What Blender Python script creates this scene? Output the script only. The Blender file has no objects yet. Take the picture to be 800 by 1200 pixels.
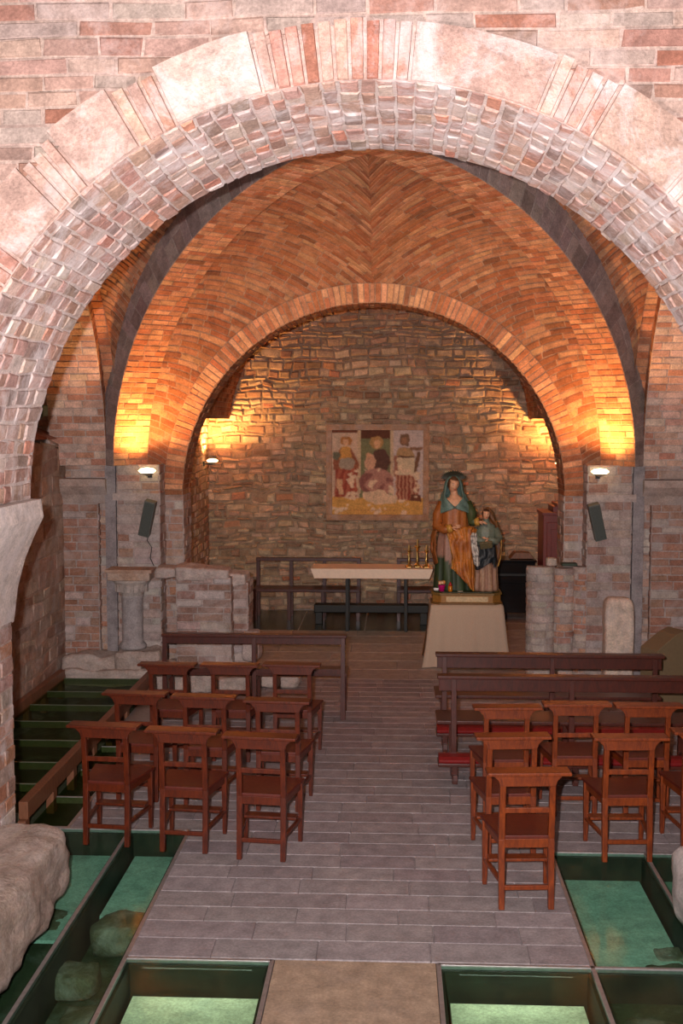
import bpy, bmesh, math, random
from math import sin, cos, pi, sqrt, radians
from mathutils import Vector, Matrix, noise
random.seed(7)
S = bpy.context.scene
C = S.collection

# ------------------------------------------------------------------ camera, world, light, exposure
cam = bpy.data.objects.new('camera', bpy.data.cameras.new('camera')); C.objects.link(cam)
cam.data.sensor_fit = 'AUTO'; cam.data.sensor_width = 36.0; cam.data.lens = 40.5
cam.data.clip_start = 0.05
cam.location = (0, 0, 2.95)
cam.rotation_euler = (radians(90 - 4.53), 0, radians(2.63))
S.camera = cam

w = bpy.data.worlds.new('world'); S.world = w; w.use_nodes = True
w.node_tree.nodes['Background'].inputs[0].default_value = (1.0, 0.84, 0.78, 1)
w.node_tree.nodes['Background'].inputs[1].default_value = 0.10

def lamp(name, kind, loc, aim, energy, color, **kw):
    d = bpy.data.lights.new(name, kind); d.energy = energy; d.color = color
    for k, v in kw.items(): setattr(d, k, v)
    o = bpy.data.objects.new(name, d); C.objects.link(o); o.location = loc
    o.rotation_euler = (Vector(aim) - Vector(loc)).to_track_quat('-Z', 'Y').to_euler()
    return o
# the flash beside the camera
lamp('flash_light', 'SPOT', (-0.15, 0.03, 3.04), (-0.05, 6, 3.1), 2700, (1.0, 0.89, 0.89),
     shadow_soft_size=0.025, spot_size=radians(98), spot_blend=1.0)
# soft fill light added out of view above the camera
lamp('nave_fill_light', 'AREA', (0.2, 1.2, 6.6), (-0.1, 7.5, 1.5), 40, (1.0, 0.90, 0.86), size=2.0)
# unseen spot added behind the front arch to brighten the far end
lamp('bay_fill_light', 'SPOT', (-0.2, 7.35, 4.8), (-0.2, 17.8, 1.9), 520, (1.0, 0.76, 0.52), shadow_soft_size=0.25, spot_size=radians(50), spot_blend=0.8)
# uplighter on the nave floor, washing the front arch
lamp('arch_uplight', 'SPOT', (-0.1, 3.4, 0.4), (-0.13, 6.25, 4.7), 950, (1.0, 0.90, 0.90), shadow_soft_size=0.15, spot_size=radians(95), spot_blend=1.0)

S.view_settings.view_transform = 'Standard'; S.view_settings.look = 'None'
S.view_settings.gamma = 1.0; S.view_settings.use_curve_mapping = False
S.view_settings.exposure = 0.0

# ------------------------------------------------------------------ helpers
def lin(r, g, b):
    f = lambda c: (c/255/12.92) if c/255 <= 0.04045 else ((c/255+0.055)/1.055)**2.4
    return (f(r), f(g), f(b))
def jit(c, a=0.12):
    k = 1 + random.uniform(-a, a)
    return tuple(max(0.0, x*k*(1+random.uniform(-a, a)*0.35)) for x in c)
def pick(pal):
    t = sum(p[1] for p in pal); r = random.uniform(0, t)
    for c, wgt in pal:
        r -= wgt
        if r <= 0: return c
    return pal[-1][0]

class MB:
    """collects faces of one mesh"""
    def __init__(s): s.v = []; s.f = []; s.c = []; s.m = []; s.sm = []
    def add(s, vs, fs, col=(1, 1, 1), mi=0, smooth=False):
        b = len(s.v); s.v += [tuple(p) for p in vs]
        s.c += (col if isinstance(col, list) else [col]*len(vs))
        for f in fs:
            s.f.append(tuple(b+i for i in f)); s.m.append(mi); s.sm.append(smooth)
        return s
    def box(s, c, d, rot=None, col=(1, 1, 1), mi=0, taper=1.0):
        hx, hy, hz = d[0]/2, d[1]/2, d[2]/2
        vs = []
        for z in (-1, 1):
            k = taper if z > 0 else 1
            for x, y in ((-1, -1), (1, -1), (1, 1), (-1, 1)):
                p = Vector((x*hx*k, y*hy*k, z*hz))
                if rot is not None: p = rot @ p
                vs.append(p + Vector(c))
        return s.add(vs, [(3, 2, 1, 0), (4, 5, 6, 7), (0, 1, 5, 4), (1, 2, 6, 5), (2, 3, 7, 6), (3, 0, 4, 7)], col, mi)
    def bx(s, x0, x1, y0, y1, z0, z1, **k):
        return s.box(((x0+x1)/2, (y0+y1)/2, (z0+z1)/2), (x1-x0, y1-y0, z1-z0), **k)
    def bar(s, p0, p1, w, d, w1=None, d1=None, up=None, **k):
        p0, p1 = Vector(p0), Vector(p1); a = (p1-p0).normalized()
        u = Vector(up) if up else (Vector((0, 1, 0)) if abs(a.z) > 0.7 else Vector((0, 0, 1)))
        x = u.cross(a).normalized() if up is None else a.cross(u).normalized()
        y = a.cross(x).normalized()
        w1 = w if w1 is None else w1; d1 = d if d1 is None else d1
        vs = [p0+x*sx*w/2+y*sy*d/2 for sx, sy in ((-1, -1), (1, -1), (1, 1), (-1, 1))]
        vs += [p1+x*sx*w1/2+y*sy*d1/2 for sx, sy in ((-1, -1), (1, -1), (1, 1), (-1, 1))]
        return s.add(vs, [(3, 2, 1, 0), (4, 5, 6, 7), (0, 1, 5, 4), (1, 2, 6, 5), (2, 3, 7, 6), (3, 0, 4, 7)], **k)
    def tube(s, pts, rad, n=10, col=(1, 1, 1), mi=0, cap=True, flat=1.0):
        pts = [Vector(p) for p in pts]
        if not hasattr(rad, '__len__'): rad = [rad]*len(pts)
        vs = []; ref = None
        for i, p in enumerate(pts):
            t = (pts[min(i+1, len(pts)-1)]-pts[max(i-1, 0)]).normalized()
            if ref is None: ref = Vector((1, 0, 0)) if abs(t.x) < 0.8 else Vector((0, 1, 0))
            ref = (ref - t*ref.dot(t)).normalized(); b = t.cross(ref)
            for k in range(n):
                a = 2*pi*k/n; vs.append(p+ref*cos(a)*rad[i]+b*sin(a)*rad[i]*flat)
        fs = []
        for i in range(len(pts)-1):
            for k in range(n):
                fs.append((i*n+k, i*n+(k+1) % n, (i+1)*n+(k+1) % n, (i+1)*n+k))
        if cap: fs += [tuple(range(n-1, -1, -1)), tuple(range((len(pts)-1)*n, len(pts)*n))]
        return s.add(vs, fs, col, mi, True)
    def lathe(s, prof, c=(0, 0, 0), n=20, col=(1, 1, 1), mi=0, a0=0, a1=2*pi, sx=1, sy=1, cap=True):
        full = abs(a1-a0-2*pi) < 1e-6; m = n if full else n+1
        vs = []
        for r, z in prof:
            for k in range(m):
                a = a0+(a1-a0)*k/n; vs.append((c[0]+r*cos(a)*sx, c[1]+r*sin(a)*sy, c[2]+z))
        fs = []
        for i in range(len(prof)-1):
            for k in range(n):
                k1 = (k+1) % m if full else k+1
                fs.append((i*m+k, i*m+k1, (i+1)*m+k1, (i+1)*m+k))
        if cap: fs += [tuple(range(m-1, -1, -1)), tuple(range((len(prof)-1)*m, len(prof)*m))]
        return s.add(vs, fs, col, mi, True)
    def prism(s, outline, lo, hi, axis='y', **k):
        """outline in the plane across axis: y -> (x,z), x -> (y,z), z -> (x,y)"""
        n = len(outline)
        q = {'y': lambda a, b, t: (a, t, b), 'x': lambda a, b, t: (t, a, b), 'z': lambda a, b, t: (a, b, t)}[axis]
        vs = [q(a, b, lo) for a, b in outline]+[q(a, b, hi) for a, b in outline]
        fs = [tuple(range(n)), tuple(range(2*n-1, n-1, -1))]+[(i, n+i, n+(i+1) % n, (i+1) % n) for i in range(n)]
        return s.add(vs, fs, **k)
    def build(s, name, mats, parent=None, bevel=0, recalc=True, smooth=None, seg=2):
        me = bpy.data.meshes.new(name); me.from_pydata(s.v, [], s.f); me.update()
        if not isinstance(mats, (list, tuple)): mats = [mats]
        for m in mats: me.materials.append(m)
        me.polygons.foreach_set('material_index', s.m)
        me.polygons.foreach_set('use_smooth', [x if smooth is None else smooth for x in s.sm])
        at = me.color_attributes.new('Col', 'FLOAT_COLOR', 'POINT')
        fl = []
        for c in s.c: fl += [c[0], c[1], c[2], 1.0]
        at.data.foreach_set('color', fl)
        if recalc or bevel:
            bm = bmesh.new(); bm.from_mesh(me)
            bmesh.ops.recalc_face_normals(bm, faces=bm.faces)
            if bevel:
                es = [e for e in bm.edges if e.is_manifold and e.calc_face_angle(0) > 0.5]
                bmesh.ops.bevel(bm, geom=es, offset=bevel, segments=seg, profile=0.5, affect='EDGES', clamp_overlap=True)
            bm.to_mesh(me); bm.free()
        o = bpy.data.objects.new(name, me); C.objects.link(o)
        if parent: o.parent = parent
        return o

def thing(name, label, cat, loc=(0, 0, 0), rz=0, group=None):
    o = bpy.data.objects.new(name, None); C.objects.link(o); o.empty_display_size = 0.1
    o.location = loc; o.rotation_euler = (0, 0, rz); o['label'] = label; o['category'] = cat
    if group: o['group'] = group
    return o
def tag(o, label, cat, group=None):
    o['label'] = label; o['category'] = cat
    if group: o['group'] = group
    return o
def struct(o): o['kind'] = 'structure'; return o
def dup(root, loc, rz, label, group=None):
    def cp(o, par):
        c = o.copy(); C.objects.link(c)
        if par: c.parent = par
        for ch in o.children: cp(ch, c)
        return c
    r = cp(root, None); r.location = loc; r.rotation_euler = (0, 0, rz); r['label'] = label
    if group: r['group'] = group
    return r

# ------------------------------------------------------------------ materials
def newmat(name):
    m = bpy.data.materials.new(name); m.use_nodes = True; nt = m.node_tree
    return m, nt, nt.nodes['Principled BSDF'], nt.nodes, nt.links
def nz(nt, scale, detail=4, rough=0.6, dim='Object', vec=None, dist=0):
    n = nt.nodes.new('ShaderNodeTexNoise'); n.inputs['Scale'].default_value = scale
    n.inputs['Detail'].default_value = detail; n.inputs['Roughness'].default_value = rough
    n.inputs['Distortion'].default_value = dist
    if vec is None:
        t = nt.nodes.new('ShaderNodeTexCoord'); vec = t.outputs[dim]
    nt.links.new(vec, n.inputs['Vector']); return n.outputs['Fac']
def ramp(nt, fac, stops):
    r = nt.nodes.new('ShaderNodeValToRGB'); e = r.color_ramp.elements
    while len(e) < len(stops): e.new(0.5)
    for i, (p, c) in enumerate(stops):
        e[i].position = p; e[i].color = (c[0], c[1], c[2], 1) if hasattr(c, '__len__') else (c, c, c, 1)
    nt.links.new(fac, r.inputs[0]); return r.outputs[0]
def mix(nt, typ, fac, a, b):
    m = nt.nodes.new('ShaderNodeMix'); m.data_type = 'RGBA'; m.blend_type = typ
    for i, x in ((0, fac), (6, a), (7, b)):
        if hasattr(x, 'is_linked'): nt.links.new(x, m.inputs[i])
        else: m.inputs[i].default_value = x if i == 0 else (x[0], x[1], x[2], 1)
    return m.outputs[2]
def bump(nt, bs, h, strength, dist=0.01):
    b = nt.nodes.new('ShaderNodeBump'); b.inputs['Strength'].default_value = strength
    b.inputs['Distance'].default_value = dist
    nt.links.new(h, b.inputs['Height']); nt.links.new(b.outputs[0], bs.inputs['Normal'])

def masonry_mat(name, dust=(0.75, 0.68, 0.65), dust_lo=0.55, dust_hi=0.75, dust_amt=0.5, bs_=0.5, rough=0.92, spec=0.25):
    m, nt, b, N, L = newmat(name)
    a = N.new('ShaderNodeAttribute'); a.attribute_name = 'Col'
    v = ramp(nt, nz(nt, 9, 6, 0.65), [(0.25, 0.62), (0.75, 1.3)])
    c = mix(nt, 'MULTIPLY', 1.0, a.outputs['Color'], v)
    v2 = ramp(nt, nz(nt, 60, 4, 0.7), [(0.3, 0.72), (0.7, 1.22)])
    c = mix(nt, 'MULTIPLY', 1.0, c, v2)
    f = ramp(nt, nz(nt, 3.1, 7, 0.72, dist=0.6), [(dust_lo, 0.0), (dust_hi, dust_amt)])
    c = mix(nt, 'MIX', f, c, dust)
    L.new(c, b.inputs['Base Color']); b.inputs['Roughness'].default_value = rough
    b.inputs['Specular IOR Level'].default_value = spec
    bump(nt, b, nz(nt, 35, 7, 0.7), bs_, 0.02)
    return m
M_FRONT = masonry_mat('front_brick', (0.72, 0.58, 0.54), 0.5, 0.72, 0.5)
M_INTR = masonry_mat('arch_soffit_brick', (0.70, 0.63, 0.62), 0.47, 0.64, 0.75, 0.7, 0.95, 0.1)
M_VAULT = masonry_mat('vault_brick', (0.50, 0.33, 0.24), 0.55, 0.8, 0.35, 0.5)
M_RUB = masonry_mat('rubble_stone', (0.46, 0.37, 0.29), 0.55, 0.8, 0.4, 0.8)
M_PIER = masonry_mat('pier_masonry', (0.50, 0.46, 0.44), 0.45, 0.7, 0.55, 0.6)
M_FLOOR = masonry_mat('floor_tile', (0.24, 0.21, 0.21), 0.5, 0.8, 0.35, 0.12, 0.6, 0.35)
M_PALE = masonry_mat('pale_stone', (0.70, 0.64, 0.60), 0.45, 0.7, 0.5, 0.9)

def wood_mat(name, c0, c1, rough=0.38, scale=1.0):
    m, nt, b, N, L = newmat(name)
    t = N.new('ShaderNodeTexCoord'); mp = N.new('ShaderNodeMapping')
    mp.inputs['Scale'].default_value = (11*scale, 11*scale, 2.6*scale)
    L.new(t.outputs['Object'], mp.inputs[0])
    n = nz(nt, 3.0, 6, 0.65, vec=mp.outputs[0], dist=1.2)
    c = ramp(nt, n, [(0.28, c0), (0.72, c1)])
    oi = N.new('ShaderNodeObjectInfo')
    L.new(c, b.inputs['Base Color'])
    b.inputs['Roughness'].default_value = rough
    b.inputs['Coat Weight'].default_value = 0.05; b.inputs['Coat Roughness'].default_value = 0.3
    bump(nt, b, n, 0.12, 0.005)
    return m
M_CHAIR = wood_mat('chair_wood', lin(54, 15, 4), lin(106, 40, 10))
M_SEAT = wood_mat('seat_wood', lin(70, 18, 7), lin(100, 32, 12), 0.5)
M_CHAIR_FLASHLIT = wood_mat('flash_lit_chair_wood', lin(76, 25, 6), lin(140, 62, 16))  # chair wood with the stronger flash light put into its colour
M_PEW = wood_mat('pew_wood', lin(52, 20, 11), lin(86, 34, 19), 0.35)
M_BEAM = wood_mat('beam_wood', lin(104, 64, 42), lin(140, 92, 64), 0.5)
M_CAB = wood_mat('cabinet_wood', lin(96, 24, 14), lin(126, 38, 20), 0.4)
def plain(name, c, rough=0.5, metal=0.0, nscale=30, var=0.15, bstr=0.1, **kw):
    m, nt, b, N, L = newmat(name)
    n = nz(nt, nscale, 4)
    L.new(ramp(nt, n, [(0.3, tuple(x*(1-var) for x in c)), (0.7, tuple(min(1, x*(1+var)) for x in c))]), b.inputs['Base Color'])
    b.inputs['Roughness'].default_value = rough; b.inputs['Metallic'].default_value = metal
    for k, v in kw.items(): b.inputs[k].default_value = v
    if bstr: bump(nt, b, n, bstr, 0.004)
    return m
def painted(name, rough=0.55):
    m, nt, b, N, L = newmat(name)
    a = N.new('ShaderNodeAttribute'); a.attribute_name = 'Col'
    n = nz(nt, 40, 5)
    L.new(mix(nt, 'MULTIPLY', 1.0, a.outputs['Color'], ramp(nt, n, [(0.25, 0.7), (0.75, 1.25)])), b.inputs['Base Color'])
    b.inputs['Roughness'].default_value = rough; bump(nt, b, n, 0.15, 0.004)
    return m
M_PAINT = painted('painted_surface')
M_FRESCO = painted('fresco_paint', 0.9)
def emit(name, col, s):
    m = bpy.data.materials.new(name); m.use_nodes = True; nt = m.node_tree
    nt.nodes.remove(nt.nodes['Principled BSDF']); e = nt.nodes.new('ShaderNodeEmission')
    e.inputs[0].default_value = (*col, 1); e.inputs[1].default_value = s
    nt.links.new(e.outputs[0], nt.nodes['Material Output'].inputs[0]); return m
def glass_mat(name, tint, refl=0.12):
    m = bpy.data.materials.new(name); m.use_nodes = True; nt = m.node_tree
    nt.nodes.remove(nt.nodes['Principled BSDF'])
    t = nt.nodes.new('ShaderNodeBsdfTransparent'); t.inputs[0].default_value = (*tint, 1)
    g = nt.nodes.new('ShaderNodeBsdfGlossy'); g.inputs['Roughness'].default_value = 0.12; g.inputs[0].default_value = (0.85, 0.95, 0.9, 1)
    lw = nt.nodes.new('ShaderNodeLayerWeight'); pw = nt.nodes.new('ShaderNodeMath'); pw.operation = 'POWER'; pw.inputs[1].default_value = 4
    nt.links.new(lw.outputs['Facing'], pw.inputs[0]); fr = nt.nodes.new('ShaderNodeMath'); fr.operation = 'MULTIPLY_ADD'; fr.inputs[1].default_value = refl; fr.inputs[2].default_value = 0.02
    nt.links.new(pw.outputs[0], fr.inputs[0])
    mx = nt.nodes.new('ShaderNodeMixShader')
    nt.links.new(fr.outputs[0], mx.inputs[0]); nt.links.new(t.outputs[0], mx.inputs[1]); nt.links.new(g.outputs[0], mx.inputs[2])
    nt.links.new(mx.outputs[0], nt.nodes['Material Output'].inputs[0]); return m
M_GLASS = glass_mat('green_glass', (0.76, 0.89, 0.83))
M_STEEL = plain('brushed_steel', (0.42, 0.41, 0.40), 0.45, 0.7)
M_IRON = plain('dark_iron', (0.005, 0.006, 0.005), 0.55, 0.1)
M_BRASS = plain('brass', (0.55, 0.38, 0.13), 0.3, 1.0)
M_GREYP = plain('grey_plastic', lin(92, 96, 90), 0.6)
M_BLACK = plain('black_lacquer', (0.008, 0.008, 0.009), 0.16, bstr=0)

# ------------------------------------------------------------------ masonry generator
def fill_rows(v0, v1, rmin, rmax):
    r = [v0]
    while r[-1] < v1-rmin*0.6: r.append(r[-1]+random.uniform(rmin, rmax))
    k = (v1-v0)/(r[-1]-v0)
    return [v0+(x-v0)*k for x in r]
def warped(f, amp, fr, seed=0):
    def g(u, v, h):
        a = noise.noise(Vector((u*fr, v*fr, seed+0.5))); b = noise.noise(Vector((u*fr, v*fr, seed+7.5)))
        a2 = noise.noise(Vector((u*fr*2.7, v*fr*2.7, seed+3.5)))
        return f(u+a*amp, v+(b+0.5*a2)*amp, h)
    return g
def masonry(mb, f, v0, v1, rows, lens, spans, pal, mortar, gap=0.012, relief=(0.004, 0.012), bev=0.006,
            wob=0.003, seg=1, jitter=0.12, rs=None, mseg=None, colf=None, mh=0.0, md=0.0):
    """blocks laid in courses on the surface f(u, v, h); spans(v) gives the lengths a course may fill"""
    rs = rs or fill_rows(v0, v1, *rows)
    for a, b in zip(rs[:-1], rs[1:]):
        A, B = spans(a), spans(b)
        for (a0, a1), (b0, b1) in zip(A, B):
            if a1-a0 < 0.005 and b1-b0 < 0.005: continue
            L = max(a1-a0, b1-b0)
            n = mseg or max(1, int(L/0.25))
            vs = []
            for i in range(n+1):
                t = i/n; vs += [f(a0+(a1-a0)*t, a, mh-md), f(b0+(b1-b0)*t, b, mh-md)]
            mb.add(vs, [(2*i, 2*i+2, 2*i+3, 2*i+1) for i in range(n)], [jit(mortar, 0.05) for _ in vs])
            u0, u1 = min(a0, b0), max(a1, b1)
            u = u0 - random.uniform(0, 0.6)*lens[0]
            while u < u1:
                l = random.uniform(*lens)
                if u1-(u+l) < lens[0]*0.45: l = u1-u
                e = gap*0.5
                la, ra = max(u, a0)+e, min(u+l, a1)-e
                lb, rb = max(u, b0)+e, min(u+l, b1)-e
                u += l
                if ra-la < 0.02 and rb-lb < 0.02: continue
                if ra < la: la = ra = (la+ra)/2
                if rb < lb: lb = rb = (lb+rb)/2
                c = jit(colf(u-l/2, (a+b)/2) if colf else pick(pal), jitter)
                h = random.uniform(*relief)
                va, vb = a+e, b-e
                q = bev; W = lambda: random.uniform(-wob, wob)
                s = seg
                base = []; top = []
                for i in range(s+1):
                    t = i/s
                    base.append(((la+(ra-la)*t+W()), va+W())); top.append((la+q+(ra-la-2*q)*t if ra-la > 2*q else (la+ra)/2, va+q))
                for i in range(s, -1, -1):
                    t = i/s
                    base.append(((lb+(rb-lb)*t+W()), vb+W())); top.append((lb+q+(rb-lb-2*q)*t if rb-lb > 2*q else (lb+rb)/2, vb-q))
                k = len(base)
                hv = [h+W()*0.6 for _ in range(k)]
                vs = [f(x, y, mh) for x, y in base]+[f(x, y, hh+mh) for (x, y), hh in zip(top, hv)]
                fs = [(i, (i+1) % k, k+(i+1) % k, k+i) for i in range(k)]
                fs += [(k+i, k+i+1, k+k-2-i, k+k-1-i) for i in range(s)]
                mb.add(vs, fs, c)
def one(u0, u1): return lambda v: [(u0, u1)]
def plane_y(Y, sgn=-1): return lambda u, v, h: (u, Y+sgn*h, v)          # faces the camera
def plane_x(X, sgn=1): return lambda u, v, h: (X+sgn*h, u, v)
def plane_z(Z): return lambda u, v, h: (u, v, Z+h)
# ------------------------------------------------------------------ palettes (linear)
P_FRONT = [(lin(204, 166, 150), 5), (lin(212, 180, 164), 4), (lin(194, 146, 128), 3), (lin(200, 178, 166), 3), (lin(184, 126, 104), 0.3), (lin(180, 146, 132), 1)]
P_FRONT = [(tuple(x*0.66 for x in c), w_) for c, w_ in P_FRONT]
MO_FRONT = lin(184, 160, 148)
P_INTR = [(lin(184, 150, 136), 5), (lin(172, 134, 120), 3), (lin(194, 170, 158), 3), (lin(156, 132, 122), 2), (lin(192, 136, 116), 0.8)]
P_VAULT = [(lin(186, 132, 102), 5), (lin(172, 112, 82), 4), (lin(198, 150, 118), 3), (lin(150, 100, 76), 1)]
P_RIB = [(tuple(x*y for x, y in zip(c, (1.22, 1.12, 0.97))), w_) for c, w_ in P_VAULT]
P_VAULT = [(tuple(x*y for x, y in zip(c, (0.84, 0.76, 0.65))), w_) for c, w_ in P_VAULT]
MO_VAULT = lin(168, 130, 104)
P_RUB = [(lin(178, 150, 124), 5), (lin(164, 136, 112), 4), (lin(190, 166, 140), 3), (lin(148, 120, 98), 2), (lin(172, 122, 94), 0.5)]
P_RUB = [(tuple(x*1.18 for x in c), w_) for c, w_ in P_RUB]
MO_RUB = lin(160, 138, 116)
P_PIER = [(lin(184, 148, 128), 4), (lin(194, 168, 152), 4), (lin(166, 130, 112), 3), (lin(180, 130, 104), 2), (lin(200, 186, 174), 2)]
MO_PIER = lin(176, 160, 152)
P_TILE = [(lin(154, 145, 145), 4), (lin(149, 139, 140), 3), (lin(159, 150, 150), 3)]

# ------------------------------------------------------------------ front arch: wall, voussoirs, soffit, jambs
FX, FZ, FR, FRO = -0.137, 2.45, 2.13, 2.42
Y1, Y2 = 5.67, 7.10
def hole(cx, cz, r, u0, u1):
    def s(v):
        if v >= cz+r: return [(u0, cx), (cx, u1)]
        d = sqrt(max(0, r*r-(v-cz)**2)) if v > cz else r
        return [(u0, cx-d), (cx+d, u1)]
    return s
mb = MB()
masonry(mb, warped(plane_y(Y1), 0.012, 1.7), 2.45, 5.55, (0.075, 0.1), (0.2, 0.4), hole(FX, FZ, FRO-0.05, -4.6, 4.6), P_FRONT, MO_FRONT, 0.013, (0.002, 0.009), 0.005, 0.006, jitter=0.08)
rs = [2.45+0.1*i for i in range(32)]
hb = hole(FX, FZ, FR+0.01, -4.6, 4.6)
for a, b in zip(rs[:-1], rs[1:]):                      # the wall's rear face
    for (a0, a1), (b0, b1) in zip(hb(a), hb(b)):
        mb.add([(a0, Y2, a), (a1, Y2, a), (b1, Y2, b), (b0, Y2, b)], [(0, 1, 2, 3)], MO_VAULT)
mb.bx(-4.6, FX-FR-0.19, Y1+0.02, Y2-0.01, 0, 2.45, col=P_INTR[0][0])
mb.bx(FX+FR+0.19, 4.6, Y1+0.02, Y2-0.01, 0, 2.45, col=P_INTR[0][0])
struct(mb.build('wall_front', M_FRONT, recalc=False))

mb = MB()
ring = lambda r0: (lambda u, v, h: (FX+u*cos(v), Y1-h, FZ+u*sin(v)))
stone, brk = lin(220, 190, 172), None
seq = []
def grp(a0, a1, kind):
    if kind == 's': seq.append((a0, a1, jit(pick([(lin(196, 166, 152), 3), (lin(188, 156, 142), 2), (lin(204, 178, 166), 2)]), 0.05)))
    else:
        n = max(1, round((a1-a0)/1.9))
        for i in range(n): seq.append((a0+(a1-a0)*i/n, a0+(a1-a0)*(i+1)/n, jit(pick([(lin(190, 142, 124), 3), (lin(198, 162, 146), 3), (lin(176, 120, 102), 1.0)]), 0.1)))
for a0, a1, k in ((0, 6, 'b'), (6, 16, 's'), (16, 20, 'b'), (20, 30, 's'), (30, 34, 'b'), (34, 45, 's'), (45, 48, 'b'), (48, 60, 's'), (60, 67.6, 'b'),
                  (67.6, 84.6, 's'), (84.6, 103.5, 'b'), (103.5, 115.5, 's'), (115.5, 121, 'b'), (121, 129.5, 's'), (129.5, 134.5, 'b'), (134.5, 143, 's'),
                  (143, 149, 'b'), (149, 160, 's'), (160, 166, 'b'), (166, 180, 's')): grp(a0, a1, k)
for a0, a1, c in seq:                                   # voussoirs seen from the front
    big = a1-a0 > 3
    f = ring(0); g = radians(0.08 if big else 0.10); A0, A1 = radians(a0)+g, radians(a1)-g
    ro = FRO + (random.uniform(-0.02, 0.05) if big else random.uniform(-0.02, 0.01)); n = max(1, int((a1-a0)/2.2))
    h = random.uniform(0.012, 0.03)
    base = [(FR, A0+(A1-A0)*i/n) for i in range(n+1)]+[(ro, A1-(A1-A0)*i/n) for i in range(n+1)]
    e = 0.007; k = len(base)
    top = [(FR+e, min(max(x[1], A0+e/2.2), A1-e/2.2)) for x in base[:n+1]]+[(ro-e, min(max(x[1], A0+e/2.2), A1-e/2.2)) for x in base[n+1:]]
    vs = [f(r, t, -0.03) for r, t in base]+[f(r+random.uniform(-.002, .002), t, h) for r, t in top]
    mb.add(vs, [(i, (i+1) % k, k+(i+1) % k, k+i) for i in range(k)]+[(k+i, k+i+1, 2*k-2-i, 2*k-1-i) for i in range(n)], c)
for i in range(90):                                     # mortar behind them
    t0, t1 = pi*i/90, pi*(i+1)/90
    mb.add([ring(0)(FR, t0, -0.003), ring(0)(FRO+0.13, t0, -0.003), ring(0)(FRO+0.13, t1, -0.003), ring(0)(FR, t1, -0.003)], [(0, 1, 2, 3)], lin(196, 168, 156))
sof = lambda u, v, h: (FX+(FR-h)*cos(v/FR), u, FZ+(FR-h)*sin(v/FR))
masonry(mb, warped(sof, 0.012, 3.2), 0.02, pi*FR-0.02, (0.075, 0.11), (0.10, 0.25), one(Y1+0.0, Y2-0.02), P_INTR, lin(200, 182, 174), 0.013, (0.002, 0.012), 0.008, 0.008, mseg=8)
struct(mb.build('trim_1', M_INTR, recalc=False))

# jambs, imposts, bases
def rough(name_mb, x0, x1, y0, y1, z0, z1, n=14, amp=0.04, col=lin(200, 182, 172), rnd=0.12, seed=0, fr=3.0, topcut=None):
    """a weathered boulder-like block"""
    bm = bmesh.new(); bmesh.ops.create_cube(bm, size=1)
    bmesh.ops.subdivide_edges(bm, edges=bm.edges, cuts=n, use_grid_fill=True)
    cx, cy, cz = (x0+x1)/2, (y0+y1)/2, (z0+z1)/2; dx, dy, dz = x1-x0, y1-y0, z1-z0
    for v in bm.verts:
        p = v.co*2; l = max(abs(p.x), abs(p.y), abs(p.z)); s = p.normalized()
        p4 = p*((abs(p.x)**6+abs(p.y)**6+abs(p.z)**6)**(-1/6))
        p = p*(1-rnd)+p4*rnd if rnd <= 1 else p4
        q = Vector((cx+p.x*dx/2, cy+p.y*dy/2, cz+p.z*dz/2))
        nn = Vector((p.x**3, p.y**3, p.z**3)).normalized()
        d = noise.noise(q*fr+Vector((seed, 0, 0)))*amp+noise.noise(q*fr*3.3+Vector((0, seed, 0)))*amp*0.45+noise.noise(q*fr*9)*amp*0.15
        q = q+nn*d
        if topcut: q = topcut(q)
        q.z = max(q.z, z0)
        v.co = q
    bm.verts.index_update()
    name_mb.add([v.co.copy() for v in bm.verts], [[v.index for v in f.verts] for f in bm.faces],
                [jit(col, 0.06) for _ in bm.verts], 0, True)
    bm.free(); return name_mb

mb = MB()
JL, JR = FX-FR-0.15, FX+FR+0.15
masonry(mb, plane_x(JL, 1), 0.3, 2.15, (0.08, 0.12), (0.2, 0.4), one(Y1, Y2), P_PIER+P_FRONT, MO_FRONT, 0.014, (0.003, 0.012), 0.006, 0.004)
masonry(mb, plane_x(JR, -1), 0.3, 2.15, (0.08, 0.12), (0.2, 0.4), one(Y1, Y2), P_PIER+P_FRONT, MO_FRONT, 0.014, (0.003, 0.012), 0.006, 0.004)
for s, J in ((1, JL), (-1, JR)):
    prof = [(J-s*0.2, 2.47), (J+s*0.20, 2.46), (J+s*0.215, 2.35), (J+s*0.15, 2.22), (J+s*0.09, 2.08), (J+s*0.04, 1.9), (J+s*0.01, 1.68), (J-s*0.2, 1.66)]
    m = MB().prism(prof, Y1-0.02, Y2+0.03, 'y', col=lin(214, 200, 192))
    mb.add(m.v, m.f, m.c)
struct(mb.build('trim_2', M_INTR, recalc=True))
mb = MB()
rough(mb, -2.75, -1.99, 5.0, 6.95, 0.0, 0.46, 24, 0.06, lin(180, 160, 146), 0.8, 3, 2.6)
struct(mb.build('trim_3', M_PALE, recalc=True))
mb = MB()
rough(mb, 1.66, 2.75, 5.2, 6.95, 0.0, 0.42, 16, 0.05, lin(206, 198, 194), 0.75, 9, 2.2)
struct(mb.build('trim_4', M_PALE, recalc=True))

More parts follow.
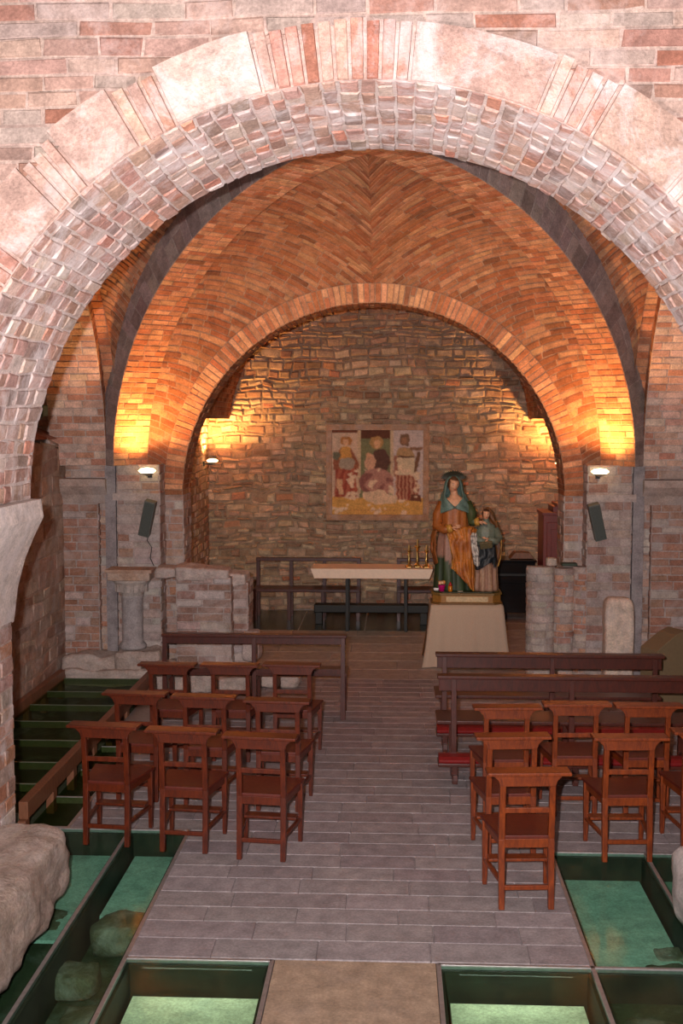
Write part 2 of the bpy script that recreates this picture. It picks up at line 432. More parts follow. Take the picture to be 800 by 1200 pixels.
# ------------------------------------------------------------------ the vaulted bay
XC, YC = -0.25, 10.1
SPR, CRW, HD = 2.45, 5.45, 2.8
def rib_z(d): return SPR+(CRW-SPR)*sqrt(max(0, 1-(d/HD)**2)) if d < HD else SPR
DROP = {0: 0.98, 1: 0.30, 2: 0.45, 3: 0.30}
def ridge(d, k): return CRW-DROP[k]*(d/3.0)**1.7
def resample(pts, n):
    L = [0.0]
    for p, q in zip(pts[:-1], pts[1:]): L.append(L[-1]+(q-p).length)
    out = []; j = 0
    for i in range(n+1):
        t = L[-1]*i/n
        while j < len(L)-2 and L[j+1] < t: j += 1
        out.append(pts[j].lerp(pts[j+1], (t-L[j])/max(1e-9, L[j+1]-L[j])))
    return out, L[-1]
def cell(mb, k):
    """one web; k: 0 rear, 1 left, 2 front, 3 right. Courses run from the rib down to the ridge and the arch."""
    def place(p):
        x, d, z = p
        c, e = {0: (x, d), 1: (-d, x), 2: (x, -d), 3: (d, x)}[k]
        return Vector((XC+c, YC+e, z))
    r, c, de = (2.375, 2.1, 2.99) if k in (0, 2) else (2.70, 2.45, 2.83)
    N = 120
    R, LRb = resample([Vector((HD*sin(pi/2*i/200), HD*sin(pi/2*i/200), SPR+(CRW-SPR)*cos(pi/2*i/200))) for i in range(201)], N)
    zt = ridge(de, k); off = (zt-(c+r))
    q = [Vector((0, de*i/60, ridge(de*i/60, k))) for i in range(61)]
    q += [Vector((r*sin(radians(86)*i/120), de, c+r*cos(radians(86)*i/120)+off*(1-i/120))) for i in range(1, 121)]
    for i, p in enumerate(R): t_ = i/N; p.z += 0.16*(1-t_**4); p.y += 0.10*t_
    Q, LQ = resample(q, N)
    V = (LRb+LQ)/2
    def at(arr, t): i = min(N-1, int(t*N)); return arr[i].lerp(arr[i+1], t*N-i)
    for side in (-1, 1):
        def f(u, v, h):
            t = min(1, max(0, v/V)); A_, B_ = at(R, t), at(Q, t); ch = (B_-A_).length
            w_ = u/max(ch, 1e-3); p = A_.lerp(B_, w_); w_ = min(1, max(0, w_))
            p.z += 0.42*ch*w_*(1-w_)-h
            return place((p.x*side, p.y, p.z))
        def spans(v):
            t = min(1, max(0, v/V)); return [(0, (at(Q, t)-at(R, t)).length*1.01)]
        masonry(mb, f, 0.02, V, (0.06, 0.075), (0.2, 0.3), spans, P_VAULT, MO_VAULT, 0.012, (0.002, 0.012), 0.004, 0.003, seg=4, jitter=0.11, mseg=24, md=0.012)
mb = MB()
for k_ in (0, 1, 3, 2): cell(mb, k_)
struct(mb.build('ceiling', M_VAULT, recalc=False))

# diagonal ribs (rear pair in brick, front pair behind the front wall)
def rib(name, sx, sy, bricks=True):
    mb = MB(); W, DP = 0.45, 0.28
    al = Vector((sx, sy, 0)).normalized(); nr = Vector((-al.y, al.x, 0))   # along, across
    DD = HD*sqrt(2)
    N = 80
    tab = [0.0]; pp = None
    def P(t): return Vector((XC, YC, 0))+al*(DD*sin(t))+Vector((0, 0, SPR+(CRW-SPR)*cos(t)))
    def NN(t): return (al*(sin(t)/DD)+Vector((0, 0, cos(t)/(CRW-SPR)))).normalized()
    arc = [0.0]
    for i in range(N): arc.append(arc[-1]+(P(pi/2*(i+1)/N)-P(pi/2*i/N)).length)
    def tt(s):
        for i in range(N):
            if s <= arc[i+1]: return pi/2*(i+(s-arc[i])/(arc[i+1]-arc[i]))/N
        return pi/2
    def soff(u, v, h): t = tt(v); return P(t)-NN(t)*(DP*0.5+h)+nr*u
    def side(sg):
        def g(u, v, h): t = tt(v); return P(t)-NN(t)*(DP*0.5-u)+nr*sg*(W/2+h)
        return g
    if bricks:
        masonry(mb, soff, 0.05, arc[-1], (0.06, 0.075), (0.14, 0.22), one(-W/2, W/2), P_RIB, MO_VAULT, 0.011, (0.002, 0.008), 0.004, 0.003)
        for sg in (-1, 1):
            masonry(mb, side(sg), 0.05, arc[-1], (0.12, 0.2), (0.3, 0.36), one(0, DP+0.15), [(lin(150, 134, 128), 3), (lin(136, 118, 112), 2)], lin(150, 138, 132), 0.008, (0.001, 0.004), 0.004, 0.003)  # sides coloured grey, as the warm lamplight misses them
    else:
        for i in range(40):
            s0, s1 = arc[-1]*i/40, arc[-1]*(i+1)/40
            for g, a, b in ((soff, -W/2, W/2), (side(1), 0, DP), (side(-1), 0, DP)):
                mb.add([g(a, s0, 0), g(b, s0, 0), g(b, s1, 0), g(a, s1, 0)], [(0, 1, 2, 3)], MO_VAULT)
    struct(mb.build(name, M_VAULT, recalc=False))
rib('trim_5', -1, 1); rib('trim_6', 1, 1); rib('trim_7', -1, -1, False); rib('trim_8', 1, -1, False)

# ------------------------------------------------------------------ rear wall of the bay with the chancel arch
YB = 13.1
RX, RZ, RR, RRO = -0.25, 2.1, 2.17, 2.39
mb = MB()
masonry(mb, plane_y(YB), 2.1, 5.2, (0.07, 0.1), (0.18, 0.34), hole(RX, RZ, RRO-0.02, -4.2, 3.7), P_VAULT, MO_VAULT, 0.014, (0.002, 0.008), 0.005, 0.004)
masonry(mb, plane_y(YB), 0.0, 2.1, (0.07, 0.11), (0.18, 0.36), lambda v: [(-4.2, RX-RR), (RX+RR, 3.7)], P_PIER, MO_PIER, 0.016, (0.002, 0.01), 0.006, 0.004)
struct(mb.build('wall_chancel_arch', M_PIER, recalc=False))
mb = MB()
rf = lambda u, v, h: (RX+u*cos(v/RR), YB-0.035-h, RZ+u*sin(v/RR))
masonry(mb, rf, 0, pi*RR, (0.055, 0.068), (0.2, 0.3), one(RR, RRO), P_RIB, MO_VAULT, 0.012, (0.002, 0.009), 0.003, 0.003)
ri = lambda u, v, h: (RX+(RR-h)*cos(v/RR), u, RZ+(RR-h)*sin(v/RR))
masonry(mb, ri, 0, pi*RR, (0.055, 0.068), (0.2, 0.3), one(YB-0.035, YB+0.5), P_VAULT, MO_VAULT, 0.012, (0.002, 0.009), 0.003, 0.003)
for i in range(60):
    t0, t1 = pi*i/60, pi*(i+1)/60
    q = lambda r, t, y: (RX+r*cos(t), y, RZ+r*sin(t))
    mb.add([q(RRO, t0, YB-0.035), q(RRO, t1, YB-0.035), q(RRO, t1, YB+0.02), q(RRO, t0, YB+0.02)], [(0, 1, 2, 3)], MO_VAULT)
    mb.add([q(RR, t0, YB+0.5), q(RR, t1, YB+0.5), q(RR+1.6, t1, YB+0.5), q(RR+1.6, t0, YB+0.5)], [(0, 1, 2, 3)], MO_VAULT)
struct(mb.build('trim_9', M_VAULT, recalc=False))
# jambs of the chancel arch
mb = MB()
for s in (-1, 1):
    J = RX+s*RR
    masonry(mb, plane_x(J, -s), 0.0, 2.1, (0.07, 0.11), (0.18, 0.3), one(YB, YB+0.5), P_PIER, MO_PIER, 0.014, (0.002, 0.01), 0.005, 0.004)
    mb.add([(J, YB+0.5, 0), (J+s*1.6, YB+0.5, 0), (J+s*1.6, YB+0.5, 2.1), (J, YB+0.5, 2.1)], [(0, 1, 2, 3)], MO_PIER)
struct(mb.build('trim_10', M_PIER, recalc=False))

# clustered piers at the rear corners
def pier_box(mb, x0, x1, y0, y1, z0, z1, pal=P_PIER, mo=MO_PIER, rows=(0.07, 0.11), lens=(0.16, 0.34)):
    masonry(mb, plane_y(y0), z0, z1, rows, lens, one(x0, x1), pal, mo, 0.014, (0.002, 0.012), 0.006, 0.004)
    masonry(mb, plane_x(x0, -1), z0, z1, rows, lens, one(y0, y1), pal, mo, 0.014, (0.002, 0.012), 0.006, 0.004)
    masonry(mb, plane_x(x1, 1), z0, z1, rows, lens, one(y0, y1), pal, mo, 0.014, (0.002, 0.012), 0.006, 0.004)
    mb.add([(x0, y0, z1), (x1, y0, z1), (x1, y1, z1), (x0, y1, z1)], [(0, 1, 2, 3)], mo)
SHAFT = lin(150, 142, 142)
for s, nm in ((-1, 'trim_11'), (1, 'trim_12')):
    mb = MB()
    X = lambda a: XC+s*a
    def pb(a, b, y0, y1, z0, z1, **k):
        x0, x1 = sorted((X(a), X(b))); pier_box(mb, x0, x1, y0, y1, z0, z1, **k)
    pb(2.38, 2.86, 12.78, 13.1, 0, 2.46, pal=[(lin(178, 160, 150), 3), (lin(166, 130, 114), 2), (lin(186, 172, 164), 2)])    # under the rib
    pb(2.86, 3.56, 12.95, 13.1, 0, 2.2)                                                   # under the lateral arch
    pb(3.1, 3.56, 12.86, 12.95, 0, 2.2, pal=[(lin(172, 132, 112), 3), (lin(164, 118, 98), 2), (lin(186, 168, 158), 1)])
    x0, x1 = sorted((X(2.88), X(3.0))); mb.bx(x0, x1, 12.8, 13.0, 0, 4.2, col=SHAFT)       # grey shaft
    x0, x1 = sorted((X(2.36), X(2.9))); mb.bx(x0, x1, 12.74, 13.0, 2.06, 2.14, col=lin(184, 168, 160))   # thin string course
    x0, x1 = sorted((X(2.98), X(3.58)))
    m = MB().prism([(12.84, 2.02), (12.80, 2.12), (12.72, 2.22), (12.72, 2.30), (13.05, 2.30), (13.05, 2.02)], x0, x1, 'x', col=lin(178, 158, 146))
    mb.add(m.v, m.f, m.c)                                                                 # impost block
    # wall above the impost, inside the lateral arch
    pb(2.95, 3.9, 12.98, 13.1, 2.3, 4.4, pal=[(lin(190, 150, 132), 3), (lin(198, 172, 158), 3), (lin(176, 124, 102), 2)], mo=lin(190, 172, 162))
    struct(mb.build(nm, M_PIER, recalc=True))

# lateral arches (two orders) and the side walls
P_LAT = [(lin(204, 164, 144), 3), (lin(212, 184, 168), 3), (lin(188, 138, 114), 2)]  # soffit brick colours brightened for the flash light they catch
LR = 2.55; LYC = 10.2; LZ = 2.45
for s, nm in ((-1, 'trim_13'), (1, 'trim_14')):
    mb = MB()
    for (a, b, r) in ((2.82, 2.97, LR+0.12), (2.97, 3.6, LR)):
        f = lambda u, v, h: (XC+s*u, LYC+(r-h)*cos(v/r), LZ+(r-h)*sin(v/r))
        masonry(mb, f, 0, pi*r, (0.07, 0.09), (0.16, 0.3), one(a, b), P_LAT if a > 2.9 else P_RIB, lin(190, 172, 160) if a > 2.9 else MO_VAULT, 0.012, (0.002, 0.007), 0.004, 0.003)
        g = lambda u, v, h: (XC+s*(a-h), LYC+u*cos(v/r), LZ+u*sin(v/r))
        masonry(mb, g, 0, pi*r, (0.07, 0.09), (0.2, 0.4), one(r, r+0.5), P_VAULT, MO_VAULT, 0.012, (0.002, 0.007), 0.004, 0.003)
    struct(mb.build(nm, M_VAULT, recalc=False))
WPAL = [(lin(170, 134, 112), 4), (lin(180, 152, 132), 3), (lin(152, 116, 98), 2), (lin(186, 164, 148), 2)]
for s, nm in ((-1, 'wall_left'), (1, 'wall_right')):
    mb = MB(); x = XC+s*3.5
    sp = (lambda v: [(7.1, 13.1)]) if s > 0 else (lambda v: [(7.1, 13.1)] if v < 2.75 else [(7.1, 11.75+(v-2.75)*-0.25)])
    if s < 0:
        masonry(mb, warped(plane_x(x, 1), 0.05, 1.9), 0, 2.75, (0.1, 0.2), (0.2, 0.5), sp, WPAL, lin(172, 146, 128), 0.014, (0.001, 0.006), 0.014, 0.012)
        masonry(mb, plane_x(x, 1), 2.75001, 5.6, (0.1, 0.2), (0.2, 0.5), sp, WPAL, lin(172, 146, 128), 0.014, (0.001, 0.006), 0.014, 0.012)
    else:
        masonry(mb, plane_x(x, -1), 0, 5.6, (0.08, 0.12), (0.2, 0.4), sp, WPAL, lin(172, 146, 128), 0.015, (0.001, 0.01), 0.008, 0.006)
    struct(mb.build(nm, M_PIER, recalc=False))
# window recess high in the left wall
mb = MB(); x = XC-3.5
mb.bx(x-0.55, x-0.5, 11.0, 13.1, 2.6, 5.6, col=lin(176, 176, 160))
mb.add([(x, 11.75, 2.75), (x-0.5, 12.1, 2.9), (x-0.5, 12.1, 5.6), (x, 11.05, 5.6)], [(0, 1, 2, 3)], lin(170, 150, 134))
mb.add([(x, 11.75, 2.75), (x, 13.1, 2.75), (x-0.5, 13.1, 2.95), (x-0.5, 12.1, 2.95)], [(0, 1, 2, 3)], lin(160, 96, 70))
mb.add([(x, 13.06, 2.75), (x, 13.06, 5.6), (x-0.5, 13.06, 5.6), (x-0.5, 13.06, 2.75)], [(0, 1, 2, 3)], lin(180, 160, 146))
struct(mb.build('window_1', M_PIER, recalc=False))

# ------------------------------------------------------------------ chancel
YR = 17.8; XL, XR = -2.89, 2.62
BR, BZ = 2.31, 2.75
mb = MB()
def rubcol(u, v):
    t = noise.noise(Vector((u*0.7, v*0.9, 3.1)))
    if v > 3.3 and t > -0.1: return pick([(lin(172, 138, 112), 3), (lin(160, 122, 98), 3), (lin(184, 156, 130), 2)])
    return pick(P_RUB)
masonry(mb, warped(plane_y(YR), 0.05, 2.2), 0, 5.25, (0.05, 0.13), (0.08, 0.3), one(XL-0.1, XR+0.1), P_RUB, MO_RUB, 0.02, (0.004, 0.034), 0.016, 0.014, jitter=0.15, colf=rubcol)
struct(mb.build('wall_back', M_RUB, recalc=False))
for s, nm, x in ((-1, 'wall_chancel_left', XL), (1, 'wall_chancel_right', XR)):
    mb = MB()
    masonry(mb, warped(plane_x(x, -s), 0.035, 2.2), 0, 3.02, (0.07, 0.13), (0.12, 0.34), one(YB+0.5, YR), P_RUB+P_PIER, MO_RUB, 0.018, (0.003, 0.018), 0.01, 0.008)
    struct(mb.build(nm, M_RUB, recalc=False))
mb = MB()
bf = lambda u, v, h: (RX+(BR-h)*cos(v/BR), u, BZ+(BR-h)*sin(v/BR))
masonry(mb, bf, 0.27, pi*BR-0.27, (0.06, 0.075), (0.2, 0.3), one(YB+0.5, YR), P_VAULT, MO_VAULT, 0.013, (0.002, 0.01), 0.004, 0.003)
for s, x in ((-1, XL), (1, XR)):
    e = RX+s*BR*0.995; x0, x1 = sorted((x-s*(-0.05), e))
    mb.bx(x0, x1, YB+0.5, YR, 2.98, 3.06, col=lin(176, 136, 108))
    mb.add([(x, YB+0.5, 3.06), (x, YR, 3.06), (x, YR, 5.2), (x, YB+0.5, 5.2)], [(0, 1, 2, 3)], MO_VAULT)
struct(mb.build('ceiling_chancel', M_VAULT, recalc=False))
# ------------------------------------------------------------------ floor
GL0, GL1 = -1.90, -1.47          # left glass strip
GR0, GR1 = 1.08, 1.72
def tiles(mb, x0, x1, y0, y1, rows=(0.19, 0.23), lens=(0.42, 0.7), pal=P_TILE):
    masonry(mb, plane_z(-0.008), y0, y1, rows, lens, one(x0, x1), pal, lin(152, 143, 143), 0.006, (0.0076, 0.008), 0.002, 0.0005, jitter=0.045)
mb = MB()
tiles(mb, GL1, GR0, 6.10, 8.06)
tiles(mb, -2.35, GR0, 8.06, 13.0)
tiles(mb, GR0, 3.3, 7.76, 13.0)
tiles(mb, -2.3, 2.62, 13.0, YR, (0.45, 0.6), (0.7, 1.1), [(lin(166, 156, 148), 1), (lin(162, 151, 143), 1)])
struct(mb.build('floor', M_FLOOR, recalc=False))
# ground below the glass and outside the frame
PD = -0.17
mb = MB()
mb.bx(-4.6, 4.6, 2.5, 18.0, PD-0.5, PD-0.35, col=lin(70, 78, 62))
mb.bx(GL1, GR0, 6.083, 8.06, PD-0.4, -0.03, col=lin(120, 96, 76))
mb.bx(-2.35, GR0, 8.06, YR, PD-0.4, -0.03, col=lin(120, 96, 76))
mb.bx(GR0, 3.3, 7.76, YR, PD-0.4, -0.03, col=lin(120, 96, 76))
mb.bx(-4.6, 4.6, 2.5, 5.0, PD-0.4, -0.005, col=P_TILE[0][0])
struct(mb.build('ground', M_PIER))

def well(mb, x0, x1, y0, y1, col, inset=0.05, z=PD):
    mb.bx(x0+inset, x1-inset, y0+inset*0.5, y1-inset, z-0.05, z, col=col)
M_WELL = masonry_mat('lit_pit_floor', (0.62, 0.72, 0.66), 0.5, 0.8, 0.3, 0.2)
mb = MB()
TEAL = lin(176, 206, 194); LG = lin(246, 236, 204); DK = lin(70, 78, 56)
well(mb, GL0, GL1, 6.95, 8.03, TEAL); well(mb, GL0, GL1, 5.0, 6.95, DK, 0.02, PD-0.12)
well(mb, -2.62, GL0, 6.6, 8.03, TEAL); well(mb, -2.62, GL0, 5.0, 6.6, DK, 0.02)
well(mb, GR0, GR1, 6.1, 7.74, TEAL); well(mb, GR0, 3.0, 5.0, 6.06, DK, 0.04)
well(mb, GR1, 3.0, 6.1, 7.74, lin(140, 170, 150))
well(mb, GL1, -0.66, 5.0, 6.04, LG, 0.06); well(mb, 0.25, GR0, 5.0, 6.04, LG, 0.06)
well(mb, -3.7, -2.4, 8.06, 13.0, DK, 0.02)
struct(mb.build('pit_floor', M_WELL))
mb = MB()
for (x, y, a, h, s) in ((-1.66, 6.75, 0.16, 0.16, 1), (-1.78, 6.2, 0.12, 0.12, 2), (-1.62, 5.75, 0.13, 0.1, 3), (1.62, 6.6, 0.09, 0.1, 4), (1.55, 6.3, 0.13, 0.12, 5), (1.9, 7.0, 0.15, 0.1, 6), (-2.2, 6.9, 0.16, 0.1, 7), (1.35, 5.7, .16, .1, 8)):
    rough(mb, x-a, x+a, y-a, y+a, PD-0.1, PD-0.12+h+0.04, 5, 0.03, lin(112, 106, 84), 1.0, s, 5)
struct(mb.build('pit_rocks', M_PALE))

# frame bars of the glass floor and the stone slab at the front
def pane(label, x0, x1, y0, y1, z=-0.012, t=0.016):
    o = MB().bx(x0+0.014, x1-0.014, y0+0.014, y1-0.014, z, z+t).build('floor_glass', M_GLASS, bevel=0.002)
    o['kind'] = 'structure'; return o
def bars(mb, segs, w=0.024):
    for x0, y0, x1, y1 in segs:
        if abs(x0-x1) < 1e-6: mb.bx(x0-w/2, x0+w/2, y0, y1, -0.02, 0.006)
        else: mb.bx(x0, x1, y0-w/2, y0+w/2, -0.02, 0.006)
pane('', GL0, GL1, 5.0, 8.04); pane('', -2.62, GL0, 5.0, 8.04)
pane('', GR0, GR1, 6.08, 7.74); pane('', GR1, 3.0, 6.08, 7.74); pane('', GR0, 3.0, 5.0, 6.06)
pane('', GL1, -0.66, 5.0, 6.06); pane('', 0.25, GR0, 5.0, 6.06)
mb = MB()
bars(mb, [(GL0, 5.0, GL0, 8.06), (GL1, 5.0, GL1, 8.06), (-2.62, 8.05, GL1, 8.05), (GR0, 5.0, GR0, 7.75), (GR1, 6.07, GR1, 7.75), (GR0, 7.75, 3.0, 7.75),
          (GL1, 6.07, -0.66, 6.07), (0.25, 6.07, 3.0, 6.07), (-0.66, 5.0, -0.66, 6.08), (0.25, 5.0, 0.25, 6.08)])
segs = [(GL0, 5.0, GL0, 8.06), (GL1, 5.0, GL1, 8.06), (-2.62, 8.05, GL1, 8.05), (GR0, 5.0, GR0, 7.75), (GR1, 6.07, GR1, 7.75), (GR0, 7.75, 3.0, 7.75),
        (GL1, 6.07, -0.66, 6.07), (0.25, 6.07, 3.0, 6.07), (-0.66, 5.0, -0.66, 6.08), (0.25, 5.0, 0.25, 6.08)]
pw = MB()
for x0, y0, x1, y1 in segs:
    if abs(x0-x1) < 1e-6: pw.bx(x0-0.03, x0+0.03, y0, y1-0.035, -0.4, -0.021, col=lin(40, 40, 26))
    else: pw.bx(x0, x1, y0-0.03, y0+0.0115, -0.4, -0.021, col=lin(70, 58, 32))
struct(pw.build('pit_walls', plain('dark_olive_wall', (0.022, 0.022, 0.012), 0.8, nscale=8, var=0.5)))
struct(mb.build('glass_floor_frame', M_STEEL, bevel=0.002))
mb = MB(); mb.bx(-0.645, 0.235, 5.0, 6.09, -0.1, 0.0, col=lin(168, 146, 124))
struct(mb.build('threshold_slab', M_FLOOR, bevel=0.004))

def pit_fill(x, y, sx, e):  # added fill light that brightens the pits under the front panes
    o = lamp('pit_fill_light', 'AREA', (x, y, -0.03), (x, y-0.35, -0.2), e, (0.95, 1.0, 0.85), shape='RECTANGLE', size=sx, size_y=0.05)
pit_fill(-1.06, 6.0, 0.6, 0.55); pit_fill(0.66, 6.0, 0.6, 0.55)
# dark glass set in the chancel floor
M_DKG = plain('dark_floor_glass', (0.016, 0.026, 0.016), 0.22, bstr=0.02)
mb = MB()
for x0, x1 in ((-2.28, -1.36), (-1.34, -0.42), (-0.40, 0.52)): mb.bx(x0, x1, 16.05, 17.7, -0.002, 0.004)
struct(mb.build('floor_glass', M_DKG))
# raised glass walkway along the left wall, between wooden beams
mb = MB()
ys = [8.06, 8.75, 9.32, 9.98, 10.62, 11.25, 11.82, 12.44]
xa, xb = XC-3.47, -2.72
WZ = 0.10
GLW = glass_mat('dark_green_glass', (0.62, 0.70, 0.52))
for a, b in zip(ys[:-1], ys[1:]):
    o = MB().bx(xa+0.06, xb, a+0.01, b-0.01, WZ-0.014, WZ).build('walkway_glass', GLW, bevel=0.002); o['kind'] = 'structure'
mb = MB()
for y in ys: mb.bx(xa+0.05, xb, y-0.008, y+0.008, WZ-0.06, WZ+0.004)
struct(mb.build('walkway_frame', plain('olive_steel', lin(104, 108, 88), 0.6, 0.3)))
mb = MB(); mb.bx(xb, xb+0.07, 8.06, 12.5, 0.06, 0.19)
for y in ys: mb.bx(xb+0.005, xb+0.065, y-0.05, y+0.05, -0.12, 0.06)
tag(mb.build('edge_beam', M_BEAM, bevel=0.005), 'brown wooden beam edging the dark glass walkway on the chair side', 'beam')
mb = MB(); mb.bx(xa, xa+0.07, 8.06, 12.5, 0.06, 0.19)
for y in ys: mb.bx(xa+0.005, xa+0.065, y-0.05, y+0.05, -0.12, 0.06)
tag(mb.build('edge_beam', M_BEAM, bevel=0.005), 'brown wooden beam running along the foot of the left wall', 'beam')
# lower glass between the beam and the paving
mb = MB()
ys2 = [8.08, 8.75, 9.45, 10.15, 10.9]
for a, b in zip(ys2[:-1], ys2[1:]):
    o = MB().bx(xb+0.075, -2.36, a+0.01, b-0.01, -0.014, 0.0).build('floor_glass', GLW, bevel=0.002); o['kind'] = 'structure'
mb.bx(-2.37, -2.345, 8.06, 12.9, -0.1, 0.005)
for y in ys2: mb.bx(xb+0.075, -2.36, y-0.008, y+0.008, -0.05, 0.004)
mb.bx(xb+0.06, -2.36, 10.9, 12.9, -0.1, -0.002)
struct(mb.build('glass_strip_frame', M_STEEL))
# ------------------------------------------------------------------ chairs
def make_chair(name, label, cat, mw, group):
    t = thing(name, label, cat, group=group)
    BXW, FXW, YB_, YF = 0.150, 0.195, -0.17, 0.19
    mb = MB()                                                  # seat: a wedge-shaped board, a little dished
    n = 8; vs = []
    for lay, dz in ((0, 0), (1, -0.022)):
        for j in range(n+1):
            yy = YB_-0.012+(YF+0.03-YB_)*j/n; hw = 0.168+(0.225-0.168)*j/n
            for i in range(n+1):
                xx = -hw+2*hw*i/n
                dip = -0.008*max(0, 1-(2*i/n-1)**2)*max(0, 1-(2*j/n-1.1)**2) if lay == 0 else 0
                vs.append((xx, yy, 0.452+dz+dip))
    m = (n+1)**2; fs = []
    for j in range(n):
        for i in range(n):
            a = j*(n+1)+i; fs += [(a, a+1, a+n+2, a+n+1), (m+a+n+1, m+a+n+2, m+a+1, m+a)]
    for i in range(n):
        fs += [(i+1, i, m+i, m+i+1), (m-2-i, m-1-i, 2*m-1-i, 2*m-2-i)]
        a, b = i*(n+1), (i+1)*(n+1); fs += [(a, b, m+b, m+a)]
        a, b = i*(n+1)+n, (i+1)*(n+1)+n; fs += [(b, a, m+a, m+b)]
    mb.add(vs, fs, smooth=False); mb.build('seat', M_SEAT, t, bevel=0.004)
    for s in (-1, 1):
        m_ = MB().bar((s*BXW, YB_-0.025, 0), (s*BXW, YB_, 0.43), 0.034, 0.036, 0.038, 0.04)
        m_.bar((s*BXW, YB_, 0.43), (s*BXW*1.0, YB_-0.035, 0.83), 0.038, 0.04, 0.034, 0.03)
        m_.build('leg', mw, t, bevel=0.003)
        MB().bar((s*FXW, YF, 0), (s*FXW, YF, 0.432), 0.028, 0.028, 0.038, 0.038).build('leg', mw, t, bevel=0.003)
        MB().bar((s*(BXW+0.002), YB_-0.01, 0.165), (s*FXW, YF, 0.165), 0.026, 0.018).build('side_stretcher', mw, t, bevel=0.002)
    mb = MB()                                                  # aprons under the seat
    mb.bar((-BXW, YB_-0.006, 0.405), (BXW, YB_-0.006, 0.405), 0.02, 0.055)
    mb.bar((-FXW, YF, 0.405), (FXW, YF, 0.405), 0.02, 0.055)
    for s in (-1, 1): mb.bar((s*BXW, YB_, 0.405), (s*FXW, YF, 0.405), 0.018, 0.055)
    mb.v = mb.v; mb.build('seat_apron', mw, t, bevel=0.002)
    MB().bx(-BXW, BXW, YB_-0.03, YB_-0.012, 0.12, 0.148).build('back_stretcher', mw, t, bevel=0.002)
    MB().bx(-FXW+0.01, FXW-0.01, YF-0.105, YF-0.012, 0.185, 0.203).build('foot_board', mw, t, bevel=0.003)
    MB().bx(-BXW, BXW, YB_-0.028, YB_-0.008, 0.595, 0.628).build('back_rail', mw, t, bevel=0.003)
    r = MB()                                                   # wide prayer ledge carried by a shaped board
    out = [(-0.165, 0.765), (0.165, 0.765), (0.178, 0.80), (0.205, 0.825), (0.235, 0.845), (-0.235, 0.845), (-0.205, 0.825), (-0.178, 0.80)]
    r.prism(out, YB_-0.05, YB_-0.022, 'y')
    rl = r.build('top_rail', mw, t, bevel=0.003)
    MB().bx(-0.25, 0.25, YB_-0.105, YB_+0.03, 0.843, 0.863).build('prayer_ledge', mw, rl, bevel=0.004)
    return t

CG, CGL = 'church chairs left of the aisle', 'church chairs right of the aisle'
chL = [  # x of the back's centre, y of the back, turn, label
 (-1.99, 7.72, -6, 'reddish wooden church chair standing on the glass floor, nearest row, leftmost'),
 (-1.43, 7.62, -5, 'wooden church chair in the middle of the nearest row left of the aisle'),
 (-0.885, 7.50, -6, 'wooden church chair nearest the camera on the left edge of the aisle'),
 (-1.985, 8.66, -5, 'wooden church chair by the walkway beam, left end of the second row'),
 (-1.44, 8.58, -4, 'wooden church chair in the middle of the second row left of the aisle'),
 (-0.87, 8.48, -4, 'wooden church chair at the aisle end of the second left row'),
 (-1.945, 9.72, -4, 'wooden church chair at the outer left end of the farthest left row'),
 (-1.405, 9.73, -3, 'wooden church chair in the middle of the farthest row, behind the left pew post'),
 (-0.875, 9.76, -3, 'wooden church chair at the aisle end of the farthest left row'),
]
chR = [
 (0.805, 6.80, 4, 'orange-brown wooden church chair standing alone nearest on the right of the aisle'),
 (0.79, 7.58, 5, 'orange-brown church chair directly in front of the nearest right aisle chair'),
 (1.565, 7.59, 3, 'orange-brown church chair whose back feet stand at the glass pane edge'),
 (0.83, 8.36, 4, 'church chair at the aisle end of the row just behind the padded pew'),
 (1.352, 8.48, 2, 'church chair in the middle of the row behind the red padded pew'),
 (1.875, 8.46, 2, 'church chair right of two others in the row behind the padded pew'),
 (2.13, 7.76, 2, 'church chair cut off by the right edge of the photo'),
]
def put(root_of, data, mk, nm, grp):
    proto = None
    for x, y, a, lab in data:
        rz = radians(a); off = Matrix.Rotation(rz, 3, 'Z') @ Vector((0, 0.20, 0))
        loc = (x+off.x, y+off.y, 0.004)
        if proto is None:
            proto = make_chair(nm, lab, 'chair', mk, grp); proto.location = loc; proto.rotation_euler = (0, 0, rz)
            # children share the prototype's meshes
        else: dup(proto, loc, rz, lab, grp)
put(None, chL, M_CHAIR, 'church_chair', CG)
put(None, chR, M_CHAIR_FLASHLIT, 'church_chair', CGL)

